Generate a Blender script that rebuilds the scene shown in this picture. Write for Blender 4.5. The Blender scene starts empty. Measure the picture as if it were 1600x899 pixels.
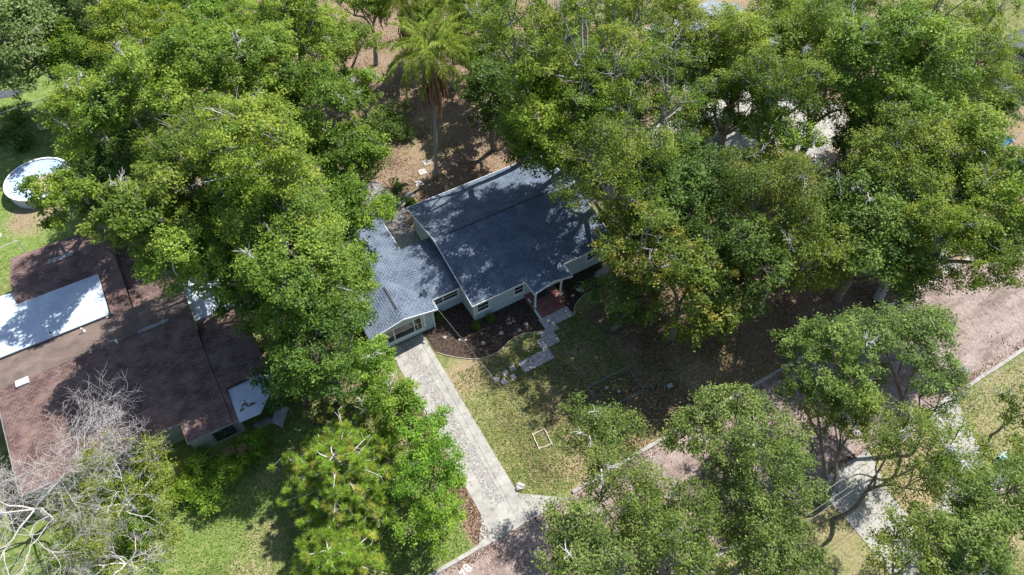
import bpy, math, random
import numpy as np
from mathutils import Vector

R = math.radians
scene = bpy.context.scene
col = scene.collection

# ------------------------------------------------------------ camera, sky, sun, exposure
CAM = (-14.25, -31.0, 50.0)          # drone position; x runs along the street, y away from it
PITCH, YAW, FPX = R(53), R(30.2), 1067.0
cd = bpy.data.cameras.new("camera"); cam = bpy.data.objects.new("camera", cd); col.objects.link(cam)
cam.location = CAM; cam.rotation_euler = (math.pi/2 - PITCH, 0, -YAW)
cd.sensor_width = 36.0; cd.lens = 36.0*FPX/1600.0; cd.clip_start = 0.5; cd.clip_end = 3000
scene.camera = cam

SUN_AZ, SUN_EL = R(18.3), R(53)
world = bpy.data.worlds.new("World"); scene.world = world; world.use_nodes = True
wn = world.node_tree; wn.nodes.clear()
sky = wn.nodes.new('ShaderNodeTexSky'); sky.sky_type = 'NISHITA'; sky.sun_disc = False
sky.sun_elevation = SUN_EL; sky.sun_rotation = math.pi/2 - SUN_AZ
sky.air_density = 1.0; sky.dust_density = 1.0; sky.ozone_density = 1.0
bg = wn.nodes.new('ShaderNodeBackground'); bg.inputs['Strength'].default_value = 0.10
wo = wn.nodes.new('ShaderNodeOutputWorld')
wn.links.new(sky.outputs[0], bg.inputs[0]); wn.links.new(bg.outputs[0], wo.inputs[0])
sd = bpy.data.lights.new("sun", 'SUN'); sd.energy = 5.0; sd.angle = R(0.55); sd.color = (1.0, 0.955, 0.88)
sun = bpy.data.objects.new("sun", sd); col.objects.link(sun)
_d = Vector((math.cos(SUN_AZ)*math.cos(SUN_EL), math.sin(SUN_AZ)*math.cos(SUN_EL), math.sin(SUN_EL)))
sun.rotation_euler = _d.to_track_quat('Z', 'Y').to_euler(); sun.location = (60, 20, 90)
scene.view_settings.view_transform = 'Standard'; scene.view_settings.look = 'None'
scene.view_settings.exposure = 0.84; scene.view_settings.gamma = 1.0
scene.view_settings.use_curve_mapping = False
try:
    scene.cycles.max_bounces = 6; scene.cycles.transparent_max_bounces = 4
    scene.cycles.diffuse_bounces = 3; scene.cycles.glossy_bounces = 2; scene.cycles.transmission_bounces = 3
    scene.cycles.use_adaptive_sampling = True; scene.cycles.sample_clamp_indirect = 4.0
except Exception:
    pass

# a photo pixel (1600 x 899) at height z -> a place in the world
_f = np.array([math.sin(YAW)*math.cos(PITCH), math.cos(YAW)*math.cos(PITCH), -math.sin(PITCH)])
_r = np.array([math.cos(YAW), -math.sin(YAW), 0.0])
_u = np.cross(_r, _f)
def at(px, py, z=0.0):
    d = _f + _r*((px-800)/FPX) + _u*((449.5-py)/FPX)
    t = (z-CAM[2])/d[2]
    p = np.array(CAM)+d*t
    return float(p[0]), float(p[1]), float(z)

# ------------------------------------------------------------ materials
def newmat(name):
    m = bpy.data.materials.new(name); m.use_nodes = True
    n = m.node_tree.nodes; n.clear()
    out = n.new('ShaderNodeOutputMaterial'); b = n.new('ShaderNodeBsdfPrincipled')
    m.node_tree.links.new(b.outputs[0], out.inputs[0])
    return m, m.node_tree, b, out
def N(nt, t, **kw):
    n = nt.nodes.new(t)
    for k, v in kw.items():
        if k in ('operation', 'blend_type', 'data_type', 'attribute_name', 'feature', 'distance', 'offset', 'squash', 'noise_dimensions', 'layer_name', 'use_clamp'):
            setattr(n, k, v)
        else:
            n.inputs[k.replace('_', ' ')].default_value = v
    return n
def ramp(nt, src, stops):
    r = nt.nodes.new('ShaderNodeValToRGB'); e = r.color_ramp.elements
    while len(e) < len(stops): e.new(0.5)
    for i, (p, c) in enumerate(stops):
        e[i].position = p; e[i].color = (c[0], c[1], c[2], 1)
    nt.links.new(src, r.inputs[0]); return r.outputs[0]
def mixc(nt, f, a, b, bt='MIX'):
    m = nt.nodes.new('ShaderNodeMix'); m.data_type = 'RGBA'; m.blend_type = bt
    def put(s, v):
        if hasattr(v, 'links') or hasattr(v, 'is_linked'): nt.links.new(v, s)
        elif isinstance(v, (int, float)): s.default_value = v
        else: s.default_value = (v[0], v[1], v[2], 1)
    put(m.inputs[0], f); put(m.inputs[6], a); put(m.inputs[7], b)
    return m.outputs[2]
def coords(nt, scale=(1, 1, 1), rot=(0, 0, 0), kind='pos'):
    if kind == 'pos':
        g = nt.nodes.new('ShaderNodeNewGeometry'); s = g.outputs['Position']
    else:
        g = nt.nodes.new('ShaderNodeTexCoord'); s = g.outputs[kind]
    mp = nt.nodes.new('ShaderNodeMapping'); mp.inputs['Scale'].default_value = scale; mp.inputs['Rotation'].default_value = rot
    nt.links.new(s, mp.inputs[0]); return mp.outputs[0]
def noise(nt, vec, scale, detail=4, rough=0.6, w=0):
    n = nt.nodes.new('ShaderNodeTexNoise'); n.inputs['Scale'].default_value = scale
    n.inputs['Detail'].default_value = detail; n.inputs['Roughness'].default_value = rough
    nt.links.new(vec, n.inputs['Vector']); return n.outputs[0]
def bump(nt, b, h, strength=0.5, dist=0.03):
    bp = nt.nodes.new('ShaderNodeBump'); bp.inputs['Strength'].default_value = strength; bp.inputs['Distance'].default_value = dist
    nt.links.new(h, bp.inputs['Height']); nt.links.new(bp.outputs[0], b.inputs['Normal'])

M = {}
def mottled(name, c1, c2, scale=3, rough=0.8, fine=40, fa=0.35, bs=0.3, spec=0.3, c3=None):
    m, nt, b, o = newmat(name); v = coords(nt)
    a = noise(nt, v, scale, 5, 0.65)
    stops = [(0.3, c1), (0.7, c2)] if c3 is None else [(0.3, c1), (0.5, c2), (0.7, c3)]
    c = ramp(nt, a, stops)
    f = noise(nt, v, fine, 3, 0.7)
    g = ramp(nt, f, [(0.3, (1-fa,)*3), (0.7, (1+fa*0.6,)*3)])
    nt.links.new(mixc(nt, 1.0, c, g, 'MULTIPLY'), b.inputs['Base Color'])
    b.inputs['Roughness'].default_value = rough; b.inputs['Specular IOR Level'].default_value = spec
    if bs: bump(nt, b, f, bs, 0.02)
    M[name] = m; return m
mottled('concrete', (0.26, 0.255, 0.24), (0.41, 0.40, 0.375), 0.9, 0.85, 22, 0.18, 0.2)
def stained(name):
    m = M[name]; nt = m.node_tree; b = [n for n in nt.nodes if n.type == 'BSDF_PRINCIPLED'][0]; src = b.inputs['Base Color'].links[0].from_socket
    st = noise(nt, coords(nt), 1.7, 7, 0.75); cr = nt.nodes.new('ShaderNodeTexVoronoi'); cr.feature = 'DISTANCE_TO_EDGE'; cr.inputs['Scale'].default_value = 0.22
    nt.links.new(coords(nt), cr.inputs['Vector'])
    c = mixc(nt, 1.0, src, ramp(nt, st, [(0.34, (0.62, 0.60, 0.56)), (0.50, (1, 1, 1))]), 'MULTIPLY')
    c = mixc(nt, 1.0, c, ramp(nt, cr.outputs['Distance'], [(0.002, (0.82, 0.80, 0.78)), (0.006, (1, 1, 1))]), 'MULTIPLY')
    nt.links.new(c, b.inputs['Base Color'])
stained('concrete')
mottled('gravel', (0.22, 0.21, 0.205), (0.40, 0.385, 0.37), 3, 0.9, 11, 0.75, 0.9)
mottled('mulch', (0.018, 0.012, 0.011), (0.13, 0.095, 0.075), 4.5, 0.95, 14, 0.9, 1.0, 0.1, c3=None)
mottled('mulch_dark', (0.018, 0.013, 0.012), (0.060, 0.043, 0.036), 3.5, 0.95, 14, 0.9, 1.0, 0.1)
mottled('white_paint', (0.66, 0.69, 0.70), (0.78, 0.80, 0.80), 2, 0.45, 30, 0.06, 0)
mottled('faded_paint', (0.48, 0.42, 0.41), (0.72, 0.68, 0.67), 9, 0.8, 30, 0.2, 0)
mottled('wall_stucco', (0.36, 0.46, 0.50), (0.42, 0.52, 0.56), 1.4, 0.85, 45, 0.10, 0.25)
mottled('wall_beige', (0.26, 0.30, 0.24), (0.33, 0.36, 0.29), 1.4, 0.85, 45, 0.12, 0.25)
mottled('bark', (0.13, 0.11, 0.09), (0.27, 0.24, 0.21), 4, 0.95, 18, 0.5, 0.9, 0.1)
mottled('bark_grey', (0.26, 0.24, 0.23), (0.44, 0.41, 0.40), 4, 0.95, 18, 0.4, 0.6, 0.1)
mottled('bark_dead', (0.44, 0.41, 0.40), (0.70, 0.66, 0.65), 3, 0.9, 16, 0.35, 0.5, 0.15)
mottled('stone', (0.30, 0.29, 0.28), (0.55, 0.53, 0.50), 5, 0.9, 25, 0.3, 0.5)
mottled('asphalt', (0.05, 0.055, 0.065), (0.10, 0.105, 0.12), 1.2, 0.9, 40, 0.3, 0.4)
mottled('rope', (0.42, 0.38, 0.30), (0.62, 0.58, 0.48), 9, 0.9, 30, 0.3, 0.3)
mottled('stick', (0.40, 0.33, 0.26), (0.62, 0.52, 0.42), 6, 0.9, 30, 0.3, 0.5)
mottled('dark_metal', (0.04, 0.045, 0.05), (0.08, 0.085, 0.09), 5, 0.4, 30, 0.1, 0)
mottled('metal', (0.45, 0.46, 0.47), (0.62, 0.63, 0.64), 5, 0.4, 30, 0.1, 0)
mottled('wire_grey', (0.22, 0.22, 0.22), (0.34, 0.34, 0.34), 5, 0.5, 30, 0.1, 0)
mottled('pole_wood', (0.16, 0.13, 0.11), (0.27, 0.23, 0.20), 5, 0.9, 30, 0.3, 0.5)
mottled('deadfrond', (0.24, 0.12, 0.065), (0.46, 0.27, 0.16), 3, 0.9, 30, 0.3, 0.3)
mottled('sand', (0.30, 0.23, 0.17), (0.50, 0.42, 0.33), 0.8, 0.95, 9, 0.45, 0.6, 0.1)
mottled('tarp_blue', (0.02, 0.16, 0.50), (0.10, 0.42, 0.80), 1.5, 0.45, 12, 0.2, 0.4, 0.5)
mottled('teal_plastic', (0.02, 0.16, 0.18), (0.05, 0.30, 0.33), 4, 0.4, 12, 0.1, 0, 0.5)
mottled('red_paint', (0.35, 0.015, 0.03), (0.5, 0.03, 0.05), 4, 0.3, 12, 0.05, 0, 0.6)
mottled('white_membrane', (0.36, 0.43, 0.53), (0.52, 0.58, 0.64), 0.6, 0.55, 5, 0.10, 0.15, 0.3)
mottled('pool_cover', (0.30, 0.41, 0.56), (0.46, 0.54, 0.66), 0.7, 0.4, 5, 0.10, 0.15, 0.5)
mottled('bed_soil', (0.05, 0.038, 0.030), (0.20, 0.15, 0.115), 4.0, 0.95, 12, 0.8, 0.9, 0.1)
mottled('copper_brown', (0.10, 0.03, 0.025), (0.16, 0.05, 0.04), 2, 0.9, 20, 0.2, 0.3)
mottled('grey_boards', (0.17, 0.17, 0.18), (0.30, 0.30, 0.31), 2, 0.9, 20, 0.25, 0.3)
mottled('litter_brown', (0.10, 0.06, 0.045), (0.22, 0.14, 0.10), 3, 0.95, 12, 0.6, 0.9, 0.1)

def glass():
    m, nt, b, o = newmat('window_glass')
    v = coords(nt); n = noise(nt, v, 1.6, 2, 0.5)
    nt.links.new(ramp(nt, n, [(0.35, (0.012, 0.016, 0.018)), (0.7, (0.07, 0.08, 0.075))]), b.inputs['Base Color'])
    b.inputs['Roughness'].default_value = 0.08; b.inputs['Specular IOR Level'].default_value = 0.8
    M['glass'] = m
glass()

def shingles(name, ca, cb, cc, bw=0.42, rh=0.22, mort=(0.02, 0.02, 0.03), stain=None):
    m, nt, b, o = newmat(name); v = coords(nt, kind='UV')
    br = nt.nodes.new('ShaderNodeTexBrick'); br.offset = 0.5
    nt.links.new(v, br.inputs['Vector'])
    br.inputs['Color1'].default_value = (*ca, 1); br.inputs['Color2'].default_value = (*cb, 1); br.inputs['Mortar'].default_value = (*mort, 1)
    br.inputs['Scale'].default_value = 1; br.inputs['Mortar Size'].default_value = 0.022; br.inputs['Bias'].default_value = -0.1
    br.inputs['Brick Width'].default_value = bw; br.inputs['Row Height'].default_value = rh
    p = coords(nt); big = noise(nt, p, 0.8, 4, 0.6); fine = noise(nt, p, 28, 3, 0.7)
    c = mixc(nt, ramp(nt, big, [(0.4, (0, 0, 0)), (0.75, (0.75,)*3)]), br.outputs['Color'], cc)
    c = mixc(nt, 1.0, c, ramp(nt, fine, [(0.3, (0.62,)*3), (0.7, (1.28,)*3)]), 'MULTIPLY')
    nt.links.new(c, b.inputs['Base Color']); b.inputs['Roughness'].default_value = 0.92; b.inputs['Specular IOR Level'].default_value = 0.2
    bump(nt, b, br.outputs['Fac'], -0.5, 0.02)
    M[name] = m
shingles('shingle_blue', (0.100, 0.140, 0.205), (0.150, 0.192, 0.268), (0.175, 0.215, 0.28))
shingles('shingle_brown', (0.105, 0.066, 0.063), (0.195, 0.132, 0.120), (0.27, 0.185, 0.158), 0.40, 0.20, (0.05, 0.035, 0.035))
shingles('shingle_brown_far', (0.14, 0.105, 0.095), (0.19, 0.15, 0.13), (0.24, 0.18, 0.15), 0.35, 0.16, (0.07, 0.05, 0.05))
shingles('shingle_grey', (0.22, 0.25, 0.30), (0.30, 0.33, 0.38), (0.36, 0.40, 0.45))

def brick(name, c1, c2, c3, mort, bw, rh, rot=0.0):
    m, nt, b, o = newmat(name); v = coords(nt, rot=(0, 0, rot))
    br = nt.nodes.new('ShaderNodeTexBrick'); br.offset = 0.5; nt.links.new(v, br.inputs['Vector'])
    br.inputs['Color1'].default_value = (*c1, 1); br.inputs['Color2'].default_value = (*c2, 1); br.inputs['Mortar'].default_value = (*mort, 1)
    br.inputs['Scale'].default_value = 1; br.inputs['Mortar Size'].default_value = 0.016; br.inputs['Brick Width'].default_value = bw; br.inputs['Row Height'].default_value = rh
    p = coords(nt); big = noise(nt, p, 0.35, 5, 0.65); fine = noise(nt, p, 6, 4, 0.75)
    c = mixc(nt, ramp(nt, big, [(0.35, (0, 0, 0)), (0.7, (0.8,)*3)]), br.outputs['Color'], c3)
    c = mixc(nt, 1.0, c, ramp(nt, fine, [(0.3, (0.62,)*3), (0.7, (1.3,)*3)]), 'MULTIPLY')
    st = noise(nt, coords(nt, scale=(.25, 1, 1)), 0.9, 5, 0.7); c = mixc(nt, 1.0, c, ramp(nt, st, [(0.36, (0.6, 0.58, 0.55)), (0.52, (1, 1, 1))]), 'MULTIPLY')
    nt.links.new(c, b.inputs['Base Color']); b.inputs['Roughness'].default_value = 0.8; b.inputs['Specular IOR Level'].default_value = 0.25
    bump(nt, b, br.outputs['Fac'], -0.6, 0.02)
    M[name] = m
brick('street_brick', (0.18, 0.12, 0.108), (0.35, 0.26, 0.235), (0.34, 0.28, 0.255), (0.075, 0.06, 0.055), 0.30, 0.15, R(90))
brick('step_brick', (0.26, 0.075, 0.055), (0.36, 0.13, 0.10), (0.30, 0.11, 0.09), (0.20, 0.16, 0.15), 0.22, 0.075)
brick('paver', (0.30, 0.29, 0.32), (0.38, 0.37, 0.40), (0.36, 0.34, 0.38), (0.08, 0.075, 0.08), 0.6, 0.575)

def ground_mat():
    m, nt, b, o = newmat('ground')
    at_ = nt.nodes.new('ShaderNodeAttribute'); at_.attribute_name = 'zone'
    sep = nt.nodes.new('ShaderNodeSeparateColor'); nt.links.new(at_.outputs['Color'], sep.inputs[0])
    p = coords(nt)
    n1 = noise(nt, p, 0.55, 6, 0.7); n2 = noise(nt, p, 4.5, 5, 0.75); n3 = noise(nt, p, 16, 4, 0.8); n4 = noise(nt, p, 1.7, 5, 0.7)
    green = ramp(nt, n4, [(0.28, (0.075, 0.095, 0.030)), (0.5, (0.150, 0.165, 0.060)), (0.70, (0.27, 0.25, 0.12))])
    lush = ramp(nt, n4, [(0.28, (0.085, 0.140, 0.032)), (0.52, (0.160, 0.225, 0.058)), (0.72, (0.30, 0.28, 0.13))])
    dry = ramp(nt, n2, [(0.3, (0.17, 0.135, 0.075)), (0.5, (0.31, 0.245, 0.15)), (0.7, (0.46, 0.36, 0.25))])
    lit = ramp(nt, n3, [(0.34, (0.05, 0.034, 0.026)), (0.5, (0.185, 0.125, 0.092)), (0.64, (0.50, 0.36, 0.27))])
    def thr(src, amt, w=0.12):
        # zone weight compared with noise gives ragged patches
        a = nt.nodes.new('ShaderNodeMath'); a.operation = 'ADD'; nt.links.new(amt, a.inputs[0]); nt.links.new(src, a.inputs[1])
        r = nt.nodes.new('ShaderNodeMapRange'); nt.links.new(a.outputs[0], r.inputs[0])
        r.inputs[1].default_value = 1.0-w; r.inputs[2].default_value = 1.0+w
        return r.outputs[0]
    s = nt.nodes.new('ShaderNodeMath'); s.operation = 'MULTIPLY_ADD'; s.inputs[1].default_value = 0.45; nt.links.new(n2, s.inputs[0])
    s2 = nt.nodes.new('ShaderNodeMath'); s2.operation = 'MULTIPLY'; s2.inputs[1].default_value = 0.55; nt.links.new(n1, s2.inputs[0])
    nt.links.new(s2.outputs[0], s.inputs[2]); mixn = s.outputs[0]
    c = mixc(nt, sep.outputs[2], green, lush)
    c = mixc(nt, thr(mixn, sep.outputs[0]), c, dry)
    c = mixc(nt, thr(mixn, sep.outputs[1]), c, lit)
    c = mixc(nt, 1.0, c, ramp(nt, n3, [(0.3, (0.45,)*3), (0.5, (1.0,)*3), (0.68, (1.5,)*3)]), 'MULTIPLY')
    nt.links.new(c, b.inputs['Base Color']); b.inputs['Roughness'].default_value = 0.95; b.inputs['Specular IOR Level'].default_value = 0.15
    bump(nt, b, n3, 1.0, 0.06)
    M['ground'] = m
ground_mat()

def leaf_mat(name, rough=0.5, trans=0.32, spec=0.35, tcol=1.25):
    m, nt, b, o = newmat(name)
    a = nt.nodes.new('ShaderNodeAttribute'); a.attribute_name = 'tint'
    nt.links.new(a.outputs['Color'], b.inputs['Base Color'])
    b.inputs['Roughness'].default_value = rough; b.inputs['Specular IOR Level'].default_value = spec
    t = nt.nodes.new('ShaderNodeBsdfTranslucent')
    c = mixc(nt, 1.0, a.outputs['Color'], (tcol*1.0, tcol, tcol*0.6), 'MULTIPLY'); nt.links.new(c, t.inputs[0])
    mx = nt.nodes.new('ShaderNodeMixShader'); mx.inputs[0].default_value = trans
    nt.links.new(b.outputs[0], mx.inputs[1]); nt.links.new(t.outputs[0], mx.inputs[2]); nt.links.new(mx.outputs[0], o.inputs[0])
    M[name] = m
leaf_mat('leaf', trans=0.42, tcol=1.35, spec=0.22)

# ------------------------------------------------------------ mesh helpers
def tag(o, label=None, cat=None, group=None, kind=None):
    if label: o['label'] = label
    if cat: o['category'] = cat
    if group: o['group'] = group
    if kind: o['kind'] = kind
    return o
def empty(name, loc, label, cat, group=None):
    o = bpy.data.objects.new(name, None); col.objects.link(o); o.location = loc
    o.empty_display_size = 0.3
    return tag(o, label, cat, group)

class MB:
    """collects verts / faces (with optional planar uv) and links them as one mesh"""
    def __init__(s): s.v = []; s.f = []; s.mi = []; s.uv = []
    def face(s, pts, mi=0, uv=None):
        b = len(s.v); s.v += [tuple(p) for p in pts]; s.f.append(tuple(range(b, b+len(pts)))); s.mi.append(mi)
        s.uv += (uv if uv else [(0, 0)]*len(pts))
    def box(s, x0, x1, y0, y1, z0, z1, mi=0):
        s.prism([(x0, y0), (x1, y0), (x1, y1), (x0, y1)], z0, z1, mi)
    def prism(s, poly, z0, z1, mi=0):
        n = len(poly)
        a = sum(poly[i][0]*poly[(i+1) % n][1]-poly[(i+1) % n][0]*poly[i][1] for i in range(n))
        if a < 0: poly = poly[::-1]
        s.face([(x, y, z1) for x, y in poly], mi, [(x, y) for x, y in poly])
        s.face([(x, y, z0) for x, y in poly[::-1]], mi)
        for i in range(n):
            (x0, y0), (x1, y1) = poly[i], poly[(i+1) % n]
            s.face([(x0, y0, z0), (x1, y1, z0), (x1, y1, z1), (x0, y0, z1)], mi)
    def slab(s, pts, th=0.12, up=None, mi=0, side_mi=None):
        """roof plane: pts counter-clockwise seen from above, uv in metres (u level, v up the slope)"""
        P = [np.array(p, float) for p in pts]
        n = np.cross(P[1]-P[0], P[2]-P[0]); n /= np.linalg.norm(n)
        if n[2] < 0: P = P[::-1]; n = -n
        h = np.cross((0, 0, 1), n)
        h = np.array((1., 0, 0)) if np.linalg.norm(h) < 1e-4 else h/np.linalg.norm(h)
        w = np.cross(n, h)
        s.face(P, mi, [(float(p@h), float(p@w)) for p in P])
        Q = [p-np.array((0, 0, th)) for p in P]
        sm = mi if side_mi is None else side_mi
        s.face(Q[::-1], sm)
        for i in range(len(P)):
            j = (i+1) % len(P); s.face([Q[i], Q[j], P[j], P[i]], sm)
    def bar(s, a, b, w, h=None, mi=0):
        """rectangular bar between two points"""
        h = h or w; a = np.array(a, float); b = np.array(b, float); d = b-a; L = np.linalg.norm(d); d /= L
        side = np.cross(d, (0, 0, 1)); side = np.array((1., 0, 0)) if np.linalg.norm(side) < 1e-3 else side/np.linalg.norm(side)
        up = np.cross(side, d)
        c = []
        for p in (a, b):
            for sx, sz in ((-1, -1), (1, -1), (1, 1), (-1, 1)): c.append(p+side*sx*w/2+up*sz*h/2)
        for q in ((3, 2, 1, 0), (4, 5, 6, 7), (0, 1, 5, 4), (1, 2, 6, 5), (2, 3, 7, 6), (3, 0, 4, 7)):
            s.face([c[k] for k in q], mi)
    def tube(s, pts, rad, n=6, mi=0, cap=True):
        P = np.array(pts, float); m = len(P); base = len(s.v)
        T = np.gradient(P, axis=0); T /= np.linalg.norm(T, axis=1)[:, None]+1e-9
        ref = np.array((0, 0, 1.)) if abs(T[0][2]) < 0.9 else np.array((1., 0, 0))
        ang = np.arange(n)*2*math.pi/n
        for i in range(m):
            a = np.cross(T[i], ref); a /= np.linalg.norm(a)+1e-9; b = np.cross(T[i], a)
            r = rad[i] if hasattr(rad, '__len__') else rad
            for t in ang: s.v.append(tuple(P[i]+(a*math.cos(t)+b*math.sin(t))*r))
        for i in range(m-1):
            for k in range(n):
                k2 = (k+1) % n
                s.f.append((base+i*n+k, base+i*n+k2, base+(i+1)*n+k2, base+(i+1)*n+k)); s.mi.append(mi); s.uv += [(0, 0)]*4
        if cap:
            s.f.append(tuple(base+(m-1)*n+k for k in range(n))); s.mi.append(mi); s.uv += [(0, 0)]*n
            s.f.append(tuple(base+k for k in range(n))[::-1]); s.mi.append(mi); s.uv += [(0, 0)]*n
    def build(s, name, mats, parent=None, smooth=False, origin=None):
        me = bpy.data.meshes.new(name)
        off = np.array(parent_world(parent)) if parent is not None else np.array(origin if origin is not None else (0, 0, 0), float)
        V = np.array(s.v, float)-off
        me.from_pydata([tuple(p) for p in V], [], s.f)
        if not isinstance(mats, (list, tuple)): mats = [mats]
        for m in mats: me.materials.append(M[m])
        if len(mats) > 1: me.polygons.foreach_set('material_index', s.mi)
        uvl = me.uv_layers.new(name='UVMap'); uvl.data.foreach_set('uv', np.array(s.uv, float).ravel())
        if smooth: me.polygons.foreach_set('use_smooth', [True]*len(s.f))
        me.update()
        o = bpy.data.objects.new(name, me); col.objects.link(o)
        if parent is not None: o.parent = parent
        else: o.location = tuple(off)
        return o
def parent_world(p):
    v = np.zeros(3)
    while p is not None: v += np.array(p.location); p = p.parent
    return v
def fastmesh(name, V, nper, tint, mat, parent):
    """many separate small polygons of nper corners, one colour each"""
    V = (V-parent_world(parent)).astype(np.float32)
    nf = len(V)//nper
    me = bpy.data.meshes.new(name)
    me.vertices.add(len(V)); me.vertices.foreach_set('co', V.ravel())
    me.loops.add(len(V)); me.loops.foreach_set('vertex_index', np.arange(len(V), dtype=np.int32))
    me.polygons.add(nf); me.polygons.foreach_set('loop_start', np.arange(0, len(V), nper, dtype=np.int32))
    me.update(calc_edges=True)
    at_ = me.attributes.new('tint', 'FLOAT_COLOR', 'FACE')
    C = np.ones((nf, 4), np.float32); C[:, :3] = tint; at_.data.foreach_set('color', C.ravel())
    me.materials.append(M[mat])
    o = bpy.data.objects.new(name, me); col.objects.link(o); o.parent = parent
    return o
def norm(a): return a/(np.linalg.norm(a, axis=1)[:, None]+1e-9)
def leaf_verts(rng, P, Nn, L, W):
    n = len(P); a = norm(np.cross(Nn, rng.normal(size=(n, 3)))); b = np.cross(Nn, a)
    L = L[:, None]*0.5; W = W[:, None]*0.5
    V = np.empty((n, 4, 3)); V[:, 0] = P-a*L; V[:, 1] = P-b*W+Nn*W*0.25; V[:, 2] = P+a*L; V[:, 3] = P+b*W+Nn*W*0.25
    return V.reshape(-1, 3)

# ------------------------------------------------------------ ground
def ss(x, a, b): t = np.clip((x-a)/(b-a), 0, 1); return t*t*(3-2*t)
def rect(X, Y, x0, x1, y0, y1, s=1.5):
    return ss(X, x0-s, x0+s)*(1-ss(X, x1-s, x1+s))*ss(Y, y0-s, y0+s)*(1-ss(Y, y1-s, y1+s))
def disc(X, Y, x, y, r, s=1.5): return 1-ss(np.hypot(X-x, Y-y), r-s, r+s)
def ground():
    gx = np.concatenate([[-700, -400, -200, -120], np.arange(-80, 110.1, 0.6), [140, 200, 400, 700]])
    gy = np.concatenate([[-500, -250, -120, -70], np.arange(-50, 120.1, 0.6), [150, 220, 400, 800]])
    X, Y = np.meshgrid(gx, gy); nx, ny = len(gx), len(gy)
    dry = 0.30+0*X; lit = 0.22+0*X; lush = 0*X
    def put(A, w, v): return A*(1-w)+w*v
    w = rect(X, Y, -5, 9, -18, -2); dry = put(dry, w, 0.42); lit = put(lit, w, 0.20); lush = put(lush, w, 0.3)
    w = rect(X, Y, 1, 14, -18, -11.5, 2.2); dry = put(dry, w, 0.64); lit = put(lit, w, 0.44)
    for cx, cy, rr in ((-3.2, -4.6, 1.6), (-1.0, -4.4, 1.3), (1.5, -10.5, 1.2), (3.2, -14.5, 1.8), (0.4, -16.2, 1.2), (6.5, -8.5, 1.6)):
        w = disc(X, Y, cx, cy, rr, 1.0); dry = put(dry, w, 0.66); lit = put(lit, w, 0.48)
    for cx, cy, rr in ((-19, -5, 1.5), (-22, -9, 1.6), (-16, -6, 1.4), (-25, -11, 1.8)):
        pass
    w = rect(X, Y, 9, 42, -18, -1, 2.0); dry = put(dry, w, 0.5); lit = put(lit, w, 0.62)
    w = rect(X, Y, 7, 16, -16, -12, 1.5); dry = put(dry, w, 0.62); lit = put(lit, w, 0.44)
    w = rect(X, Y, -45, -9, -17.5, 2); lush = put(lush, w, 1.0); dry = put(dry, w, 0.36); lit = put(lit, w, 0.16)
    for cx, cy, rr in ((-19, -4.5, 1.3), (-21.5, -9, 1.5), (-17, -7, 1.2), (-24, -11.5, 1.8), (-19.5, -12, 1.2)):
        w = disc(X, Y, cx, cy, rr, 1.2); dry = put(dry, w, 0.62)
    w = rect(X, Y, -9.3, -7.4, -18, -2, 0.5); lit = put(lit, w, 0.72); dry = put(dry, w, 0.6)
    w = rect(X, Y, -5, 36, 12.5, 62, 2); lit = put(lit, w, 0.60); dry = put(dry, w, 0.48)
    w = disc(X, Y, 7, 24, 4); lit = put(lit, w, 0.50); dry = put(dry, w, 0.5)
    w = disc(X, Y, 8, 16.5, 3.5); lit = put(lit, w, 0.62); dry = put(dry, w, 0.5)
    w = rect(X, Y, -17, -9, 0, 40, 1.5); lit = put(lit, w, 0.75)
    w = rect(X, Y, -15.5, -9, -9, 2, 2); lit = put(lit, w, 0.58)
    w = rect(X, Y, -60, -22, 25.5, 60, 2); lush = put(lush, w, 1.0); dry = put(dry, w, 0.22); lit = put(lit, w, 0.14)
    w = disc(X, Y, -32, 33, 2.8); lit = put(lit, w, 0.48); dry = put(dry, w, 0.6)
    w = rect(X, Y, 36, 75, -17, 30, 3); lit = put(lit, w, 0.55); dry = put(dry, w, 0.75)
    w = rect(X, Y, -60, 110, -80, -26.4, 0.5); lit = put(lit, w, 0.36); dry = put(dry, w, 0.50); lush = put(lush, w, 0.5)
    w = rect(X, Y, 17, 26, -36, -27, 1.5); dry = put(dry, w, 0.7)
    V = np.stack([X, Y, 0*X], -1).reshape(-1, 3)
    idx = np.arange(nx*ny).reshape(ny, nx)
    F = np.stack([idx[:-1, :-1], idx[:-1, 1:], idx[1:, 1:], idx[1:, :-1]], -1).reshape(-1, 4)
    me = bpy.data.meshes.new('ground'); me.from_pydata(V.tolist(), [], F.tolist())
    a = me.attributes.new('zone', 'FLOAT_COLOR', 'POINT')
    C = np.stack([dry, lit, lush, 1+0*dry], -1).reshape(-1, 4).astype(np.float32); a.data.foreach_set('color', C.ravel())
    me.materials.append(M['ground']); o = bpy.data.objects.new('ground', me); col.objects.link(o)
    tag(o, kind='structure')
ground()

def sheet(name, poly, z, mat, kind='structure', label=None, cat=None, group=None, th=0.02):
    m = MB(); m.prism(poly, z-th, z, 0); c = np.mean(np.array(poly), 0)
    o = m.build(name, mat, origin=(c[0], c[1], 0)); tag(o, label, cat, group, kind); return o
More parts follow.
